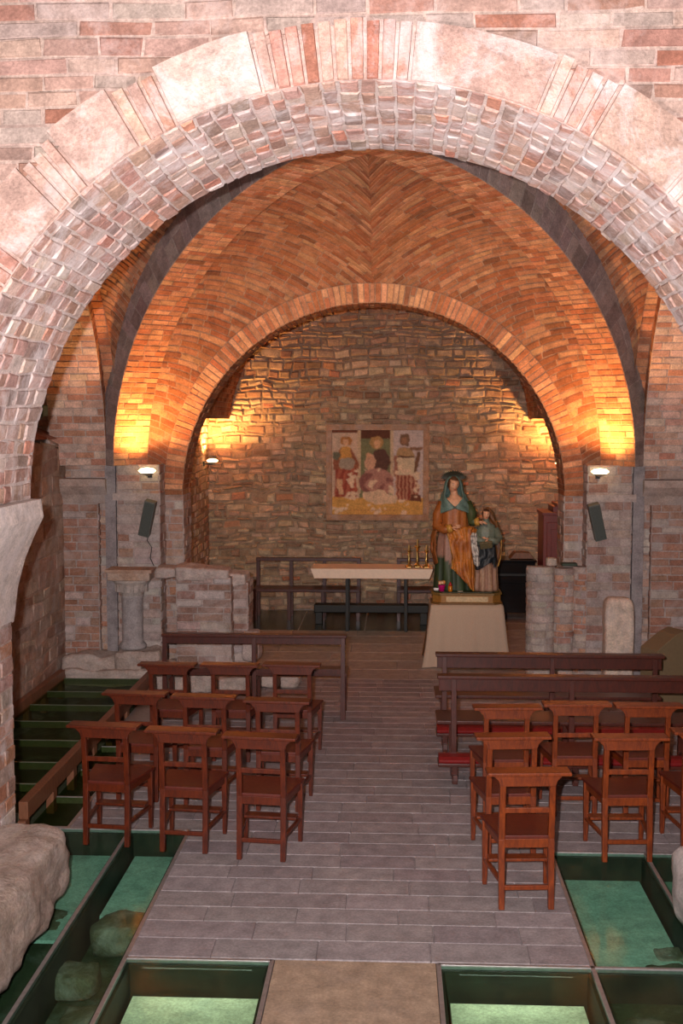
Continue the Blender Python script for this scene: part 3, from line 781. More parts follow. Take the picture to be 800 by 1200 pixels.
# ------------------------------------------------------------------ pews
M_RED = plain('red_leather', lin(120, 26, 26), 0.4, bstr=0.2)
def pew(label, x0, x1, y, posts, kneeler=False, h=0.85, ledge=0.12, group=None, seat_h=0.45, mw=None, red_seat=False, midrail=None, board=0.11):
    mw = mw or M_PEW
    t = thing('pew', label, 'pew', ((x0+x1)/2, y, 0.004), 0, group)
    L = (x1-x0)/2
    top = MB().bx(-L, L, -ledge*0.6, ledge*0.4, h-0.028, h).build('top_ledge', mw, t, bevel=0.006)
    MB().bx(-L+0.015, L-0.015, -0.012, 0.014, h-0.028-board, h-0.027).build('back_board', mw, t, bevel=0.003)
    for p in posts:
        px = p-(x0+x1)/2
        MB().bar((px, -0.01, 0), (px, 0, h-0.03), 0.05, 0.06, 0.042, 0.03).build('post', mw, t, bevel=0.003)
        b = MB().bar((px, 0.34, 0), (px, 0.33, seat_h-0.03), 0.045, 0.045)
        b.build('leg', mw, t, bevel=0.003)
        MB().bar((px, 0.0, seat_h-0.06), (px, 0.34, seat_h-0.05), 0.035, 0.06).bar((px, 0, 0.1), (px, 0.34, 0.1), 0.03, 0.05).build('side_rail', mw, t, bevel=0.002)
    MB().bx(-L, L, 0.02, 0.40, seat_h-0.03, seat_h).build('seat', M_RED if red_seat else mw, t, bevel=0.006)
    if midrail: MB().bx(-L+0.02, L-0.02, -0.01, 0.02, midrail-0.05, midrail).build('back_rail', mw, t, bevel=0.003)
    if kneeler:
        for p in posts:
            px = p-(x0+x1)/2
            MB().bar((px, -0.03, 0.03), (px, -0.30, 0.06), 0.04, 0.05).bar((px, -0.24, 0), (px, -0.24, 0.17), 0.045, 0.05).build('kneeler_bracket', mw, t, bevel=0.003)
        k = MB().bx(-L, L, -0.33, -0.14, 0.165, 0.19).build('kneeler_board', mw, t, bevel=0.004)
        pd = MB()
        n = 12
        prof = [(-0.325, 0.19), (-0.335, 0.215), (-0.30, 0.24), (-0.235, 0.248), (-0.17, 0.24), (-0.135, 0.215), (-0.145, 0.19)]
        pd.prism(prof, -L+0.005, L-0.005, 'x'); o = pd.build('kneeler_pad', M_RED, k, bevel=0.006); o['label'] = 'dark red padded leather'
    return t
pew('dark wooden pew left of the aisle with an open back', -2.29, -0.46, 11.2, (-2.27, -1.38, -0.50), board=0.075, midrail=0.5)
pew('dark wooden pew with red kneeler, nearer of the two on the right', 0.36, 2.62, 9.45, (0.50, 1.47, 2.45), True, group=None, red_seat=False)
pew('dark wooden pew with red kneeler, beside the draped statue stand', 0.378, 2.42, 10.35, (0.46, 1.43, 2.35), True, red_seat=False)

def facing_pew(label, x0, x1, y, posts, h=0.89, seat_h=0.47):
    """an open-backed pew facing the nave: rotated half a turn"""
    t = thing('pew', label, 'pew', ((x0+x1)/2, y, 0.004)); L = (x1-x0)/2
    MB().bx(-L, L, -0.03, 0.05, h-0.05, h).build('top_ledge', M_PEW, t, bevel=0.005)
    for p in posts:
        px = p-(x0+x1)/2
        MB().bar((px, 0.02, 0), (px, 0.02, h-0.04), 0.055, 0.045).build('post', M_PEW, t, bevel=0.003)
        MB().bar((px, -0.36, 0), (px, -0.36, seat_h-0.03), 0.055, 0.045).build('leg', M_PEW, t, bevel=0.003)
    MB().bx(-L, L, -0.40, 0.0, seat_h-0.045, seat_h).build('seat', M_PEW, t, bevel=0.005)
    return t
facing_pew('dark open-backed wooden pew standing behind the left end of the altar table', -2.08, -0.5, 17.2, (-2.05, -1.55, -1.05, -0.53))
facing_pew('dark wooden pew mostly hidden between the altar table and the statue', 0.04, 0.9, 17.2, (0.07, 0.87))

# low dark bench
t = thing('low_bench', 'low dark bench on the floor behind the altar table legs', 'bench', (-0.33, 16.62, 0.004))
MB().bx(-0.83, 0.83, -0.11, 0.11, 0.17, 0.285).build('seat', M_IRON, t, bevel=0.012)
for x in (-0.76, 0.76): MB().bx(x-0.05, x+0.05, -0.1, 0.1, 0, 0.175).build('leg', M_IRON, t, bevel=0.006)

# ------------------------------------------------------------------ altar table and candlesticks
M_ALTAR = plain('altar_stone', lin(236, 212, 190), 0.6, bstr=0.05, var=0.06)
t = thing('altar_table', 'pale slab altar table on thin dark metal legs', 'altar', (-0.31, 16.18, 0.004))
MB().prism([(-0.80, 0.755), (0.80, 0.755), (0.853, 0.893), (-0.853, 0.893)], -0.28, 0.28, 'y').build('tabletop', M_ALTAR, t, bevel=0.004)
for x in (-0.345, 0.475):
    for y in (-0.2, 0.2): MB().bx(x-0.022, x+0.022, y-0.022, y+0.022, 0, 0.757).build('leg', M_IRON, t, bevel=0.002)
    MB().bx(x-0.018, x+0.018, -0.2, 0.2, 0.715, 0.755).build('rail', M_IRON, t)
def candlestick(label, x, y, k, tall):
    t = thing('candlestick', label, 'candlestick', (x, y, 0.8972), 0, 'brass candlesticks on the altar')
    MB().lathe([(0.052*k, 0), (0.052*k, 0.012), (0.03*k, 0.03), (0.018*k, 0.05)], n=6).build('base', M_BRASS, t, smooth=False)
    MB().lathe([(0.018*k, 0.048), (0.012*k, 0.07), (0.024*k, 0.095), (0.012*k, 0.12), (0.018*k, 0.15), (0.011*k, 0.18), (0.014*k, 0.215*tall)], n=12).build('stem', M_BRASS, t)
    MB().lathe([(0.012*k, 0.21*tall), (0.034*k, 0.235*tall), (0.036*k, 0.24*tall), (0.012*k, 0.242*tall)], n=14).build('drip_pan', M_BRASS, t)
    MB().lathe([(0.0105, 0.24*tall), (0.0105, 0.31*tall), (0.003, 0.318*tall)], n=10).build('candle', M_CANDLE, t)
M_CANDLE = plain('wax', lin(196, 160, 96), 0.5, bstr=0)
candlestick('brass candlestick on the altar, leftmost of three', 0.207, 16.10, 1.0, 1.0)
candlestick('taller brass candlestick on the altar between two shorter ones', 0.325, 16.14, 1.1, 1.25)
candlestick('brass candlestick on the altar end, nearest the statue', 0.452, 16.10, 1.0, 1.0)

# ------------------------------------------------------------------ organ, cabinet and board in the chancel
t = thing('harmonium', 'black lacquered upright harmonium behind the statue', 'piano', (1.78, 17.22, 0.004))
MB().bx(-0.33, 0.30, -0.2, 0.3, 0.1, 0.86).build('body', M_BLACK, t, bevel=0.01)
MB().bx(-0.35, 0.32, -0.24, 0.32, 0.86, 0.895).build('lid', M_BLACK, t, bevel=0.006)
for x in (-0.29, 0.26): MB().bx(x-0.04, x+0.04, -0.18, 0.28, 0, 0.1).build('foot', M_BLACK, t)
MB().bx(-0.28, 0.25, -0.212, -0.198, 0.18, 0.55).build('front_panel', M_BLACK, t, bevel=0.006)
MB().bx(-0.27, 0.24, -0.222, -0.198, 0.66, 0.69).build('trim_strip', M_IRON, t)
tag(MB().prism([(1.72, 0.905), (2.08, 0.905), (2.02, 0.99), (1.80, 1.0)], 17.1, 17.4, 'y').build('music_case', M_BEAM, bevel=0.005), 'brown wooden case lying on the black harmonium lid', 'box')
t = thing('cabinet', 'tall red-brown wooden cabinet against the right chancel wall', 'cabinet', (2.34, 16.6, 0.004))
MB().bx(-0.24, 0.22, -0.3, 0.3, 0, 1.62).build('body', M_CAB, t, bevel=0.006)
MB().bx(-0.19, 0.17, -0.318, -0.298, 0.12, 1.52).build('door', M_CAB, t, bevel=0.006)
MB().bx(-0.13, 0.11, -0.326, -0.316, 0.9, 1.42).build('door_panel', M_CAB, t, bevel=0.004)
MB().prism([(-0.26, 1.62), (0.24, 1.62), (0.24, 1.66), (-0.26, 1.66)], -0.33, 0.31, 'y').bx(-0.10, 0.22, -0.25, 0.28, 1.66, 1.74).bx(-0.05, 0.22, -0.27, 0.3, 1.74, 1.78).build('cornice', M_CAB, t, bevel=0.004)

# ------------------------------------------------------------------ speakers on the piers
def speaker(label, loc, rz, tilt, roll):
    t = thing('column_speaker', label, 'speaker', loc, rz, 'grey column speakers on the piers')
    R = Matrix.Rotation(radians(roll), 3, 'Y') @ Matrix.Rotation(radians(tilt), 3, 'X')
    MB().box((0, -0.12, 0), (0.125, 0.10, 0.42), R).build('housing', M_GREYP, t, bevel=0.008)
    MB().box(R @ Vector((0, -0.052, 0))+Vector((0, -0.12, 0)), (0.105, 0.006, 0.39), R).build('grille', M_GRILLE, t, bevel=0.002)
    m = MB().bar((0, -0.10, 0.0), (0, 0.0, 0.0), 0.03, 0.03).box((0, -0.006, 0), (0.07, 0.012, 0.09)); m.build('bracket', M_IRON, t)
    return t
M_GRILLE = plain('speaker_grille', lin(78, 84, 78), 0.7, nscale=300, var=0.4, bstr=0.5)
sp = speaker('grey column speaker tilted on the left pier', (XC-2.45-0.04, 12.775, 1.87), 0, 14, 15)
MB().tube([(0.0, -0.05, -0.18), (-0.03, -0.02, -0.26), (0.02, -0.008, -0.34), (0.0, -0.006, -0.46), (0.04, -0.006, -0.55)], 0.005, 6).build('cable', M_IRON, sp)
speaker('grey column speaker tilted on the right pier', (XC+2.46, 12.775, 1.85), 0, 14, -15)

# ------------------------------------------------------------------ warm wall lamps
M_BULB = emit('bulb_glow', (1.0, 0.74, 0.34), 7)
def wall_lamp(label, loc, out, power, size=1.0, aim=(0, 0, 1), ang=150):
    """loc: point on the wall; out: unit vector away from it"""
    t = thing('wall_lamp', label, 'lamp', loc, 0, 'warm uplights of the vault')
    o = Vector(out)*0.16*size; sd = Vector((0, 0, 1)).cross(Vector(out))
    MB().bar((0, 0, -0.03), o+Vector((0, 0, -0.03)), 0.022, 0.022).box((0, 0, -0.03), (0.05, 0.05, 0.07)).build('bracket', M_IRON, t)
    q = o+Vector((0, 0, 0.0))
    m = MB().lathe([(0.02*size, -0.035*size), (0.055*size, -0.02*size), (0.085*size, 0.012*size), (0.09*size, 0.02*size)], (0, 0, 0), 18, cap=False)
    hs = m.build('reflector', M_STEEL, t); hs.location = q; tl = 0.35
    b = MB().lathe([(0.001, -0.03*size), (0.07*size, -0.02*size), (0.1*size, 0.005*size), (0.07*size, 0.03*size), (0.001, 0.042*size)], (0, 0, 0), 18, cap=False)
    bo = b.build('bulb', M_BULB, t); bo.location = q+Vector((0, 0, 0.014))
    d = bpy.data.lights.new('bulb_light', 'SPOT'); d.energy = power; d.color = (1.0, 0.46, 0.13)
    d.spot_size = radians(ang); d.spot_blend = 1.0; d.shadow_soft_size = 0.05
    lo = bpy.data.objects.new('bulb_light', d); C.objects.link(lo); lo.parent = t
    lo.location = q+Vector((0, 0, 0.075)); lo.rotation_euler = Vector(aim).to_track_quat('-Z', 'Y').to_euler()
    return t
wall_lamp('glowing warm lamp low on the left rib pier', (XC-2.62+0.14, 12.78, 2.38), (0, -1, 0), 185, 1.0, (0.0, 0.0, 1))
wall_lamp('glowing warm lamp low on the right rib pier', (XC+2.62-0.14, 12.78, 2.38), (0, -1, 0), 185, 1.0, (0.0, 0.0, 1))
wall_lamp('glowing warm lamp on the left chancel wall', (XL, 17.3, 2.33), (1, 0, 0), 290, 0.9, (0.1, 0.2, 1))
wall_lamp('glowing warm lamp on the right chancel wall', (XR, 17.3, 2.30), (-1, 0, 0), 290, 0.9, (-0.1, 0.2, 1))
# ------------------------------------------------------------------ fresco in its stone frame
t = thing('fresco', 'framed fresco of three robed figures on the rear chancel wall', 'painting', (-0.26, 17.765, 2.155))
fw, fh = 0.70, 0.65
m = MB()
for (x0, x1, z0, z1) in ((-fw-0.09, fw+0.09, fh, fh+0.09), (-fw-0.09, fw+0.09, -fh-0.09, -fh), (-fw-0.09, -fw, -fh, fh), (fw, fw+0.09, -fh, fh)):
    m.bx(x0, x1, -0.05, 0.05, z0, z1, col=lin(184, 142, 112))
m.build('frame', M_PIER, t, bevel=0.006)
def E(x, y, cx, cy, rx, ry): return ((x-cx)/rx)**2+((y-cy)/ry)**2
def fres(u, v):
    """u, v in 0..1 from the upper left corner"""
    n1 = noise.noise(Vector((u*7, v*7, 1))); n2 = noise.noise(Vector((u*22, v*22, 5)))
    c = lin(200, 176, 160)
    if v > 0.80+0.03*n1: c = lin(206, 160, 92)
    elif 0.30 < u < 0.665: c = lin(120, 122, 92) if v > 0.1 else lin(96, 58, 44)
    elif u > 0.665: c = lin(196, 182, 184)
    if v < 0.03 and u < 0.3: c = lin(120, 70, 54)
    if 0.28 < u < 0.315 or 0.64 < u < 0.675: c = lin(198, 176, 150) if v < 0.75 else c
    # left figure
    n3 = noise.noise(Vector((u*13, v*13, 9))); x, y = u+0.014*n2+0.014*n3, v+0.014*n2-0.012*n3
    if E(x, y, 0.15, 0.13, 0.062, 0.055) < 1: c = lin(176, 120, 70)
    if E(x, y, 0.15, 0.145, 0.03, 0.045) < 1: c = lin(214, 170, 136)
    if 0.2 < y < 0.46 and abs(x-0.15) < 0.05+0.09*min(1, (y-0.18)*5): c = lin(150, 92, 70) if abs(x-0.15) > 0.06 else lin(196, 148, 84)
    if E(x, y, 0.16, 0.40, 0.09, 0.075) < 1: c = lin(164, 152, 140)
    if E(x, y, 0.045, 0.30, 0.04, 0.05) < 1: c = lin(110, 108, 92)
    if 0.46 < y < 0.80 and abs(x-0.15) < 0.12: c = lin(150, 70, 58) if sin(x*90+y*20) > -0.2 else lin(176, 100, 80)
    if 0.58 < y < 0.76 and abs(x-0.075-0.12*(y-0.58)) < 0.03: c = lin(210, 172, 140)
    # centre: seated figure with a child
    if E(x, y, 0.49, 0.15, 0.075, 0.075) < 1: c = lin(176, 138, 92)
    if E(x, y, 0.495, 0.17, 0.035, 0.05) < 1: c = lin(206, 164, 130)
    if E(x, y, 0.53, 0.37, 0.105, 0.15) < 1: c = lin(94, 66, 58)
    if E(x, y, 0.42, 0.38, 0.06, 0.10) < 1: c = lin(208, 164, 140)
    if E(x, y, 0.40, 0.30, 0.032, 0.04) < 1: c = lin(206, 160, 130)
    if E(x, y, 0.49, 0.62, 0.19, 0.17) < 1: c = lin(176, 130, 120) if n1 > -0.1 else lin(140, 92, 88)
    if E(x, y, 0.55, 0.80, 0.20, 0.09)+n1 < 0.9: c = lin(214, 190, 166)
    # right figure
    if E(x, y, 0.80, 0.115, 0.062, 0.075) < 1: c = lin(124, 96, 78)
    if E(x, y, 0.79, 0.125, 0.03, 0.045) < 1: c = lin(160, 118, 94)
    if 0.2 < y < 0.33 and abs(x-0.80) < 0.06+0.05*min(1, (y-0.18)*8): c = lin(176, 146, 110)
    if 0.20 < y < 0.235 and 0.86 < x < 0.99: c = lin(140, 104, 84)
    if 0.31 < y < 0.53 and abs(x-0.81) < 0.095+0.05*(y-0.3): c = lin(206, 190, 166)
    if 0.305 < y < 0.325 and abs(x-0.81) < 0.10: c = lin(96, 60, 46)
    if 0.25 < y < 0.72 and abs(x-(0.93+0.02*sin(y*8))) < 0.022: c = lin(120, 86, 66)
    if 0.30 < y < 0.55 and abs(x-0.70) < 0.02: c = lin(160, 110, 96)
    if 0.53 < y < 0.83 and abs(x-0.82-0.08*max(0, y-0.65)) < 0.125: c = lin(136, 64, 54) if sin(x*150) > 0.1 else lin(190, 140, 116)
    if y > 0.76 and 0.86 < x < 0.98 and y < 0.84: c = lin(110, 66, 52)
    if n1+0.5*n2 > 0.42 and 0.45 < v: c = lin(210, 188, 166)
    if 0.945 < v < 0.955 and 0.1 < u < 0.72 and sin(u*160) > 0: c = lin(160, 90, 70)
    k = 1+0.18*n2+0.12*n1
    return tuple(q*k for q in c)
def fres4(u, v):
    q = [fres(u+a*0.006, v+b*0.006) for a, b in ((-1, -0.4), (0.4, -1), (1, 0.4), (-0.4, 1))]
    return tuple(sum(p[i] for p in q)/4*(1.12, 1.0, 0.86)[i] for i in range(3))
m = MB(); N = 130
vs = [(-fw+2*fw*i/N, -0.005, fh-2*fh*j/N) for j in range(N+1) for i in range(N+1)]
m.add(vs, [(j*(N+1)+i, (j+1)*(N+1)+i, (j+1)*(N+1)+i+1, j*(N+1)+i+1) for j in range(N) for i in range(N)], [fres4(i/N, j/N) for j in range(N+1) for i in range(N+1)])
m.bx(-fw, fw, 0.0, 0.04, -fh, fh, col=lin(190, 170, 150))
m.build('painted_panel', M_FRESCO, t, recalc=False)

# ------------------------------------------------------------------ draped stand and statue
M_CLOTH = plain('beige_cloth', lin(184, 160, 138), 0.9, nscale=120, var=0.08, bstr=0.3)
PX, PY = 0.875, 13.98
def draped(name, x0, x1, y0, y1, h, flare, mats, parent=None, seed=0):
    m = MB(); per = []
    n = 26
    for i in range(n): per.append((-1+2*i/n, -1))
    for i in range(n): per.append((1, -1+2*i/n))
    for i in range(n): per.append((1-2*i/n, 1))
    for i in range(n): per.append((-1, 1-2*i/n))
    cx, cy, hx, hy = (x0+x1)/2, (y0+y1)/2, (x1-x0)/2, (y1-y0)/2
    rows = 12; vs = []
    for j in range(rows+1):
        tt = j/rows; z = h*(1-tt)
        for k, (a, b) in enumerate(per):
            corner = max(0, 1-8*(2-abs(a)-abs(b))) if abs(a)+abs(b) > 1.8 else 0
            e = flare*tt*(1+0.9*corner)
            wv = (0.02*sin(k*0.62+seed)+0.012*sin(k*1.7+1+seed)+0.02*noise.noise(Vector((k*0.3, tt*1.5, seed))))*tt
            vs.append((cx+a*(hx+e)+(wv if abs(a) == 1 else 0)*a, cy+b*(hy+e)+(wv if abs(b) == 1 else 0)*b, max(0.004, z+0.006*sin(k*0.7)*tt)))
    K = len(per); fs = [(j*K+k, j*K+(k+1) % K, (j+1)*K+(k+1) % K, (j+1)*K+k) for j in range(rows) for k in range(K)]
    fs.append(tuple(range(K)))
    m.add(vs, fs, smooth=True)
    return m.build(name, mats, parent)
t = thing('draped_stand', 'square stand hidden under a beige floor-length cloth, carrying the statue', 'table', (PX, PY, 0.004))
MB().bx(-0.42, 0.42, -0.26, 0.26, 0.0, 0.735).build('box', M_PEW, t)
draped('cloth', -0.432, 0.432, -0.272, 0.272, 0.742, 0.045, M_CLOTH, t)

ST = thing('statue', 'painted statue of a veiled woman with a girl on a gilded plinth', 'statue', (PX+0.0, PY, 0.7475))
GILD = lin(150, 104, 46)
m = MB()
def octa(hx, hy, c): return [(-hx+c, -hy), (hx-c, -hy), (hx, -hy+c), (hx, hy-c), (hx-c, hy), (-hx+c, hy), (-hx, hy-c), (-hx, -hy+c)]
for hx, hy, z0, z1, col in ((0.43, 0.25, 0, 0.022, lin(112, 78, 36)), (0.41, 0.235, 0.022, 0.115, GILD), (0.425, 0.25, 0.115, 0.14, lin(120, 92, 44)), (0.40, 0.225, 0.14, 0.152, lin(52, 56, 30))):
    m.prism(octa(hx, hy, 0.1), z0, z1, 'z', col=col)
pl = m.build('plinth', M_PAINT, ST, bevel=0.004)
MB().bx(-0.25, 0.25, -0.243, -0.236, 0.035, 0.10, col=lin(196, 170, 128)).build('plinth_panel', M_PAINT, pl, bevel=0.003)
m = MB()
for s in (-1, 1): m.box((s*0.355, -0.18, 0.068), (0.125, 0.012, 0.07), Matrix.Rotation(s*radians(45), 3, 'Z'), col=lin(160, 112, 50))
m.build('plinth_rosette', M_PAINT, pl, bevel=0.003)
B = 0.152
def shell(rings, n=56, a0=0, a1=2*pi, fold=None, col=(1, 1, 1), thick=None, colf=None, m=None, cap=True):
    """lofted drapery. ring: (z, cx, cy, rx, ry, fold amplitude)"""
    m = m or MB(); full = abs(a1-a0-2*pi) < 1e-6; k = n if full else n+1
    vs = []; cs = []
    # smooth interpolation between rings
    R = []
    for i in range(len(rings)-1):
        for q in range(5):
            tt = q/5; s = tt*tt*(3-2*tt)*0.5+tt*0.5
            R.append([rings[i][j]+(rings[i+1][j]-rings[i][j])*s for j in range(6)])
    R.append(list(rings[-1]))
    for z, cx, cy, rx, ry, fa in R:
        for j in range(k):
            a = a0+(a1-a0)*j/n
            fo = fa*(fold(a, z) if fold else sin(9*a+2*z)+0.5*sin(17*a-3*z+1))
            vs.append((cx+cos(a)*(rx+fo), cy+sin(a)*(ry+fo), B+z))
            cs.append(colf(a, z, fo) if colf else jit(col, 0.05))
    fs = []
    for i in range(len(R)-1):
        for j in range(n):
            j1 = (j+1) % k if full else j+1
            fs.append((i*k+j, i*k+j1, (i+1)*k+j1, (i+1)*k+j))
    if full and cap: fs += [tuple(range(k-1, -1, -1)), tuple(range((len(R)-1)*k, len(R)*k))]
    m.add(vs, fs, cs, 0, True); return m
def solid(o, th):
    md = o.modifiers.new('thickness', 'SOLIDIFY'); md.thickness = th; md.offset = 1; return o
SKIN = lin(206, 152, 118)
ROBE = lin(148, 108, 92); OCHRE = lin(176, 104, 34); GREEN = lin(38, 52, 30); BLUE = lin(92, 116, 108); GOLD = lin(190, 140, 60)
WX = -0.13                                                   # the woman's axis
# green underdress at the feet, rose robe above, both one continuous body
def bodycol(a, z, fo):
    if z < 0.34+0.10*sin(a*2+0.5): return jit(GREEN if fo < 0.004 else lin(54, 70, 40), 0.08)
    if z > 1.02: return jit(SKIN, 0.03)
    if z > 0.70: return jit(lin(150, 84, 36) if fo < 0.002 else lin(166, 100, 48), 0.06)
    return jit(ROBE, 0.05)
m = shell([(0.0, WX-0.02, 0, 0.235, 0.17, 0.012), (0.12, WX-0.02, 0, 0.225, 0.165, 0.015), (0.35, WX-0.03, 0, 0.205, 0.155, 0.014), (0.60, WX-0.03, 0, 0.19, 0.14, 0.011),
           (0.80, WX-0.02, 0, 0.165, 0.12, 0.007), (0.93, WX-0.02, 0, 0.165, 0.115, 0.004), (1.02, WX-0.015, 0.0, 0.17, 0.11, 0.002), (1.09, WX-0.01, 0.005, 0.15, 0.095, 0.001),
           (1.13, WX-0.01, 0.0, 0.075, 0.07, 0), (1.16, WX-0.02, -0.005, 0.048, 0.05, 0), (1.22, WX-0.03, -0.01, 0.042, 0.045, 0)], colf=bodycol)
def head(m, c, r, yaw, tilt, pitch, hair, skin=SKIN, lat=18, lon=24):
    Rm = Matrix.Rotation(yaw, 3, 'Z') @ Matrix.Rotation(tilt, 3, 'Y') @ Matrix.Rotation(pitch, 3, 'X')
    vs = []; cs = []
    for i in range(lat+1):
        th = pi*i/lat
        for j in range(lon):
            ph = 2*pi*j/lon
            d = Vector((sin(th)*sin(ph), -sin(th)*cos(ph), cos(th)))     # faces -Y
            x, y, z = d
            p = Vector((x*0.76, y*0.92, z*1.06))
            if z < 0: p.x *= 1+0.30*z; p.y *= 1+0.10*z
            fr = max(0, -y)
            p.y -= 0.16*math.exp(-((x/0.13)**2+((z+0.12)/0.16)**2))*fr                     # nose
            p.y -= 0.05*math.exp(-((x/0.2)**2+((z+0.50)/0.09)**2))*fr                      # mouth
            p.y -= 0.07*math.exp(-((x/0.22)**2+((z+0.82)/0.15)**2))*fr                     # chin
            for s in (-1, 1): p.y += 0.10*math.exp(-(((x-s*0.32)/0.17)**2+((z-0.08)/0.11)**2))*fr   # eye sockets
            vs.append(Vector(c)+Rm @ (p*r))
            back = y > 0.05 or z > 0.55 or (abs(x) > 0.78)
            cs.append(jit(hair if back else skin, 0.03))
    fs = [(i*lon+j, i*lon+(j+1) % lon, (i+1)*lon+(j+1) % lon, (i+1)*lon+j) for i in range(lat) for j in range(lon)]
    m.add(vs, fs, cs, 0, True)
    def blob(x, z, rx, rz, y, col):
        q = []
        for k in range(10):
            a = 2*pi*k/10; q.append(Vector(c)+Rm @ (Vector((x+rx*cos(a), y, z+rz*sin(a)))*r))
        q.append(Vector(c)+Rm @ (Vector((x, y-0.03, z))*r))
        m.add(q, [(k, (k+1) % 10, 10) for k in range(10)], col)
    for s in (-1, 1):
        blob(s*0.30, 0.07, 0.12, 0.055, -0.80, lin(206, 190, 170)); blob(s*0.30, 0.065, 0.05, 0.05, -0.83, lin(40, 24, 16))
        blob(s*0.30, 0.24, 0.16, 0.025, -0.82, lin(90, 54, 34))
    blob(0, -0.46, 0.17, 0.055, -0.90, lin(170, 70, 56))
head(m, (WX-0.035, -0.025, B+1.285), 0.094, radians(16), radians(8), radians(10), lin(90, 58, 36))
m.build('woman_figure', M_PAINT, ST)
def limb(pts, rad, col, name, par=ST, n=12):
    m = MB(); m.tube([(x, y, B+z) for x, y, z in pts], rad, n, col=col); return m
def hand(m, wrist, dirv, up, size, col=SKIN, curl=0.5, thumb=1):
    """palm with four unequal bent fingers and a side thumb"""
    w = Vector(wrist); d = Vector(dirv).normalized(); u = Vector(up); u = (u-d*u.dot(d)).normalized(); s = d.cross(u)
    L = size
    m.tube([w, w+d*L*0.2, w+d*L*0.5], [L*0.14, L*0.2, L*0.19], 10, col=col, flat=0.55)
    for i, (k, off) in enumerate(((0.40, -0.145), (0.46, -0.05), (0.43, 0.05), (0.34, 0.14))):
        p0 = w+d*L*0.46+s*off*L; p1 = p0+(d*cos(curl*0.5)-u*sin(curl*0.5))*L*k*0.5; p2 = p1+(d*cos(curl*1.2)-u*sin(curl*1.2))*L*k*0.5
        m.tube([p0-d*L*0.08, p0, p1, p2], [L*0.052, L*0.052, L*0.048, L*0.03], 6, col=col)
    p0 = w+d*L*0.15+s*thumb*0.17*L; p1 = p0+(d*0.6+s*thumb*0.6)*L*0.2; p2 = p1+(d*0.9+s*thumb*0.15-u*0.3).normalized()*L*0.2
    m.tube([w+d*L*0.08, p0, p1, p2], [L*0.07, L*0.065, L*0.055, L*0.035], 6, col=col)
# her right arm, raised a little, with gold cuff; her left arm reaching to the girl
a = limb([(WX-0.155, 0.0, 1.06), (WX-0.215, -0.03, 0.92), (WX-0.225, -0.09, 0.78), (WX-0.14, -0.17, 0.74), (WX-0.06, -0.2, 0.77)], [0.06, 0.066, 0.064, 0.05, 0.042], lin(150, 84, 34), 'x')
a.tube([(WX-0.10, -0.187, B+0.755), (WX-0.055, -0.203, B+0.772)], [0.052, 0.05], 12, col=GOLD)
hand(a, (WX-0.055, -0.203, B+0.772), (0.9, -0.15, 0.25), (0, -0.8, 0.5), 0.13)
a.build('right_arm', M_PAINT, ST)
a = limb([(WX+0.13, 0.0, 1.06), (WX+0.19, -0.04, 0.93), (WX+0.20, -0.10, 0.83), (WX+0.25, -0.15, 0.84)], [0.062, 0.064, 0.056, 0.044], lin(60, 72, 40), 'x')
a.tube([(WX+0.235, -0.145, B+0.838), (WX+0.27, -0.165, B+0.846)], [0.05, 0.048], 12, col=GOLD)
hand(a, (WX+0.265, -0.16, B+0.845), (0.9, -0.2, -0.1), (0, -0.4, 0.9), 0.12)
a.build('left_arm', M_PAINT, ST)
# ochre mantle: hangs from the right arm, sweeps across the front to the lower right
def sheet(grid, name, col, th=0.012, mat=None, colf=None):
    """grid of control rows -> smooth thick cloth"""
    m = MB(); nu = len(grid[0]); nv = len(grid); F = 6
    def lerp(a, b, t): return Vector(a).lerp(Vector(b), t)
    vs = []; cs = []
    U, V = (nu-1)*F, (nv-1)*F
    for j in range(V+1):
        jj = min(j//F, nv-2); tj = j/F-jj; tj = tj*tj*(3-2*tj)*.4+tj*.6
        for i in range(U+1):
            ii = min(i//F, nu-2); ti = i/F-ii; ti = ti*ti*(3-2*ti)*.4+ti*.6
            p = lerp(lerp(grid[jj][ii], grid[jj][ii+1], ti), lerp(grid[jj+1][ii], grid[jj+1][ii+1], ti), tj)
            wob_ = noise.noise(Vector((i*0.12, j*0.16, len(name)))); fold = (0.016*sin(i*0.95+j*0.22+wob_*5)+0.008*sin(i*2.1-j*0.35+wob_*3))*(0.5+0.8*abs(wob_)+0.3)
            vs.append((p.x, p.y+fold, p.z+B)); cs.append(colf(i/U, j/V) if colf else jit(col, 0.08))
    m.add(vs, [(j*(U+1)+i, j*(U+1)+i+1, (j+1)*(U+1)+i+1, (j+1)*(U+1)+i) for j in range(V) for i in range(U)], cs, 0, True)
    return solid(m.build(name, mat or M_PAINT, ST), th)
sheet([[(-0.26, -0.10, 0.80), (-0.17, -0.17, 0.74), (-0.05, -0.175, 0.78), (0.06, -0.13, 0.78), (0.12, -0.05, 0.74)],
       [(-0.22, -0.17, 0.62), (-0.14, -0.185, 0.62), (-0.02, -0.195, 0.62), (0.05, -0.165, 0.60), (0.09, -0.10, 0.58)],
       [(-0.17, -0.19, 0.42), (-0.11, -0.20, 0.40), (-0.01, -0.205, 0.40), (0.05, -0.185, 0.38), (0.09, -0.11, 0.36)],
       [(-0.19, -0.18, 0.28), (-0.10, -0.205, 0.22), (0.00, -0.21, 0.20), (0.06, -0.195, 0.18), (0.09, -0.12, 0.18)],
       [(-0.05, -0.20, 0.20), (0.0, -0.21, 0.10), (0.05, -0.215, 0.03), (0.075, -0.20, 0.01), (0.095, -0.14, 0.01)]], 'mantle', OCHRE, colf=lambda u, v: jit(GOLD, 0.1) if (u < 0.035 or v > 0.975) else jit(OCHRE if noise.noise(Vector((u*5, v*5, 1))) < 0.15 else lin(150, 82, 26), 0.08))
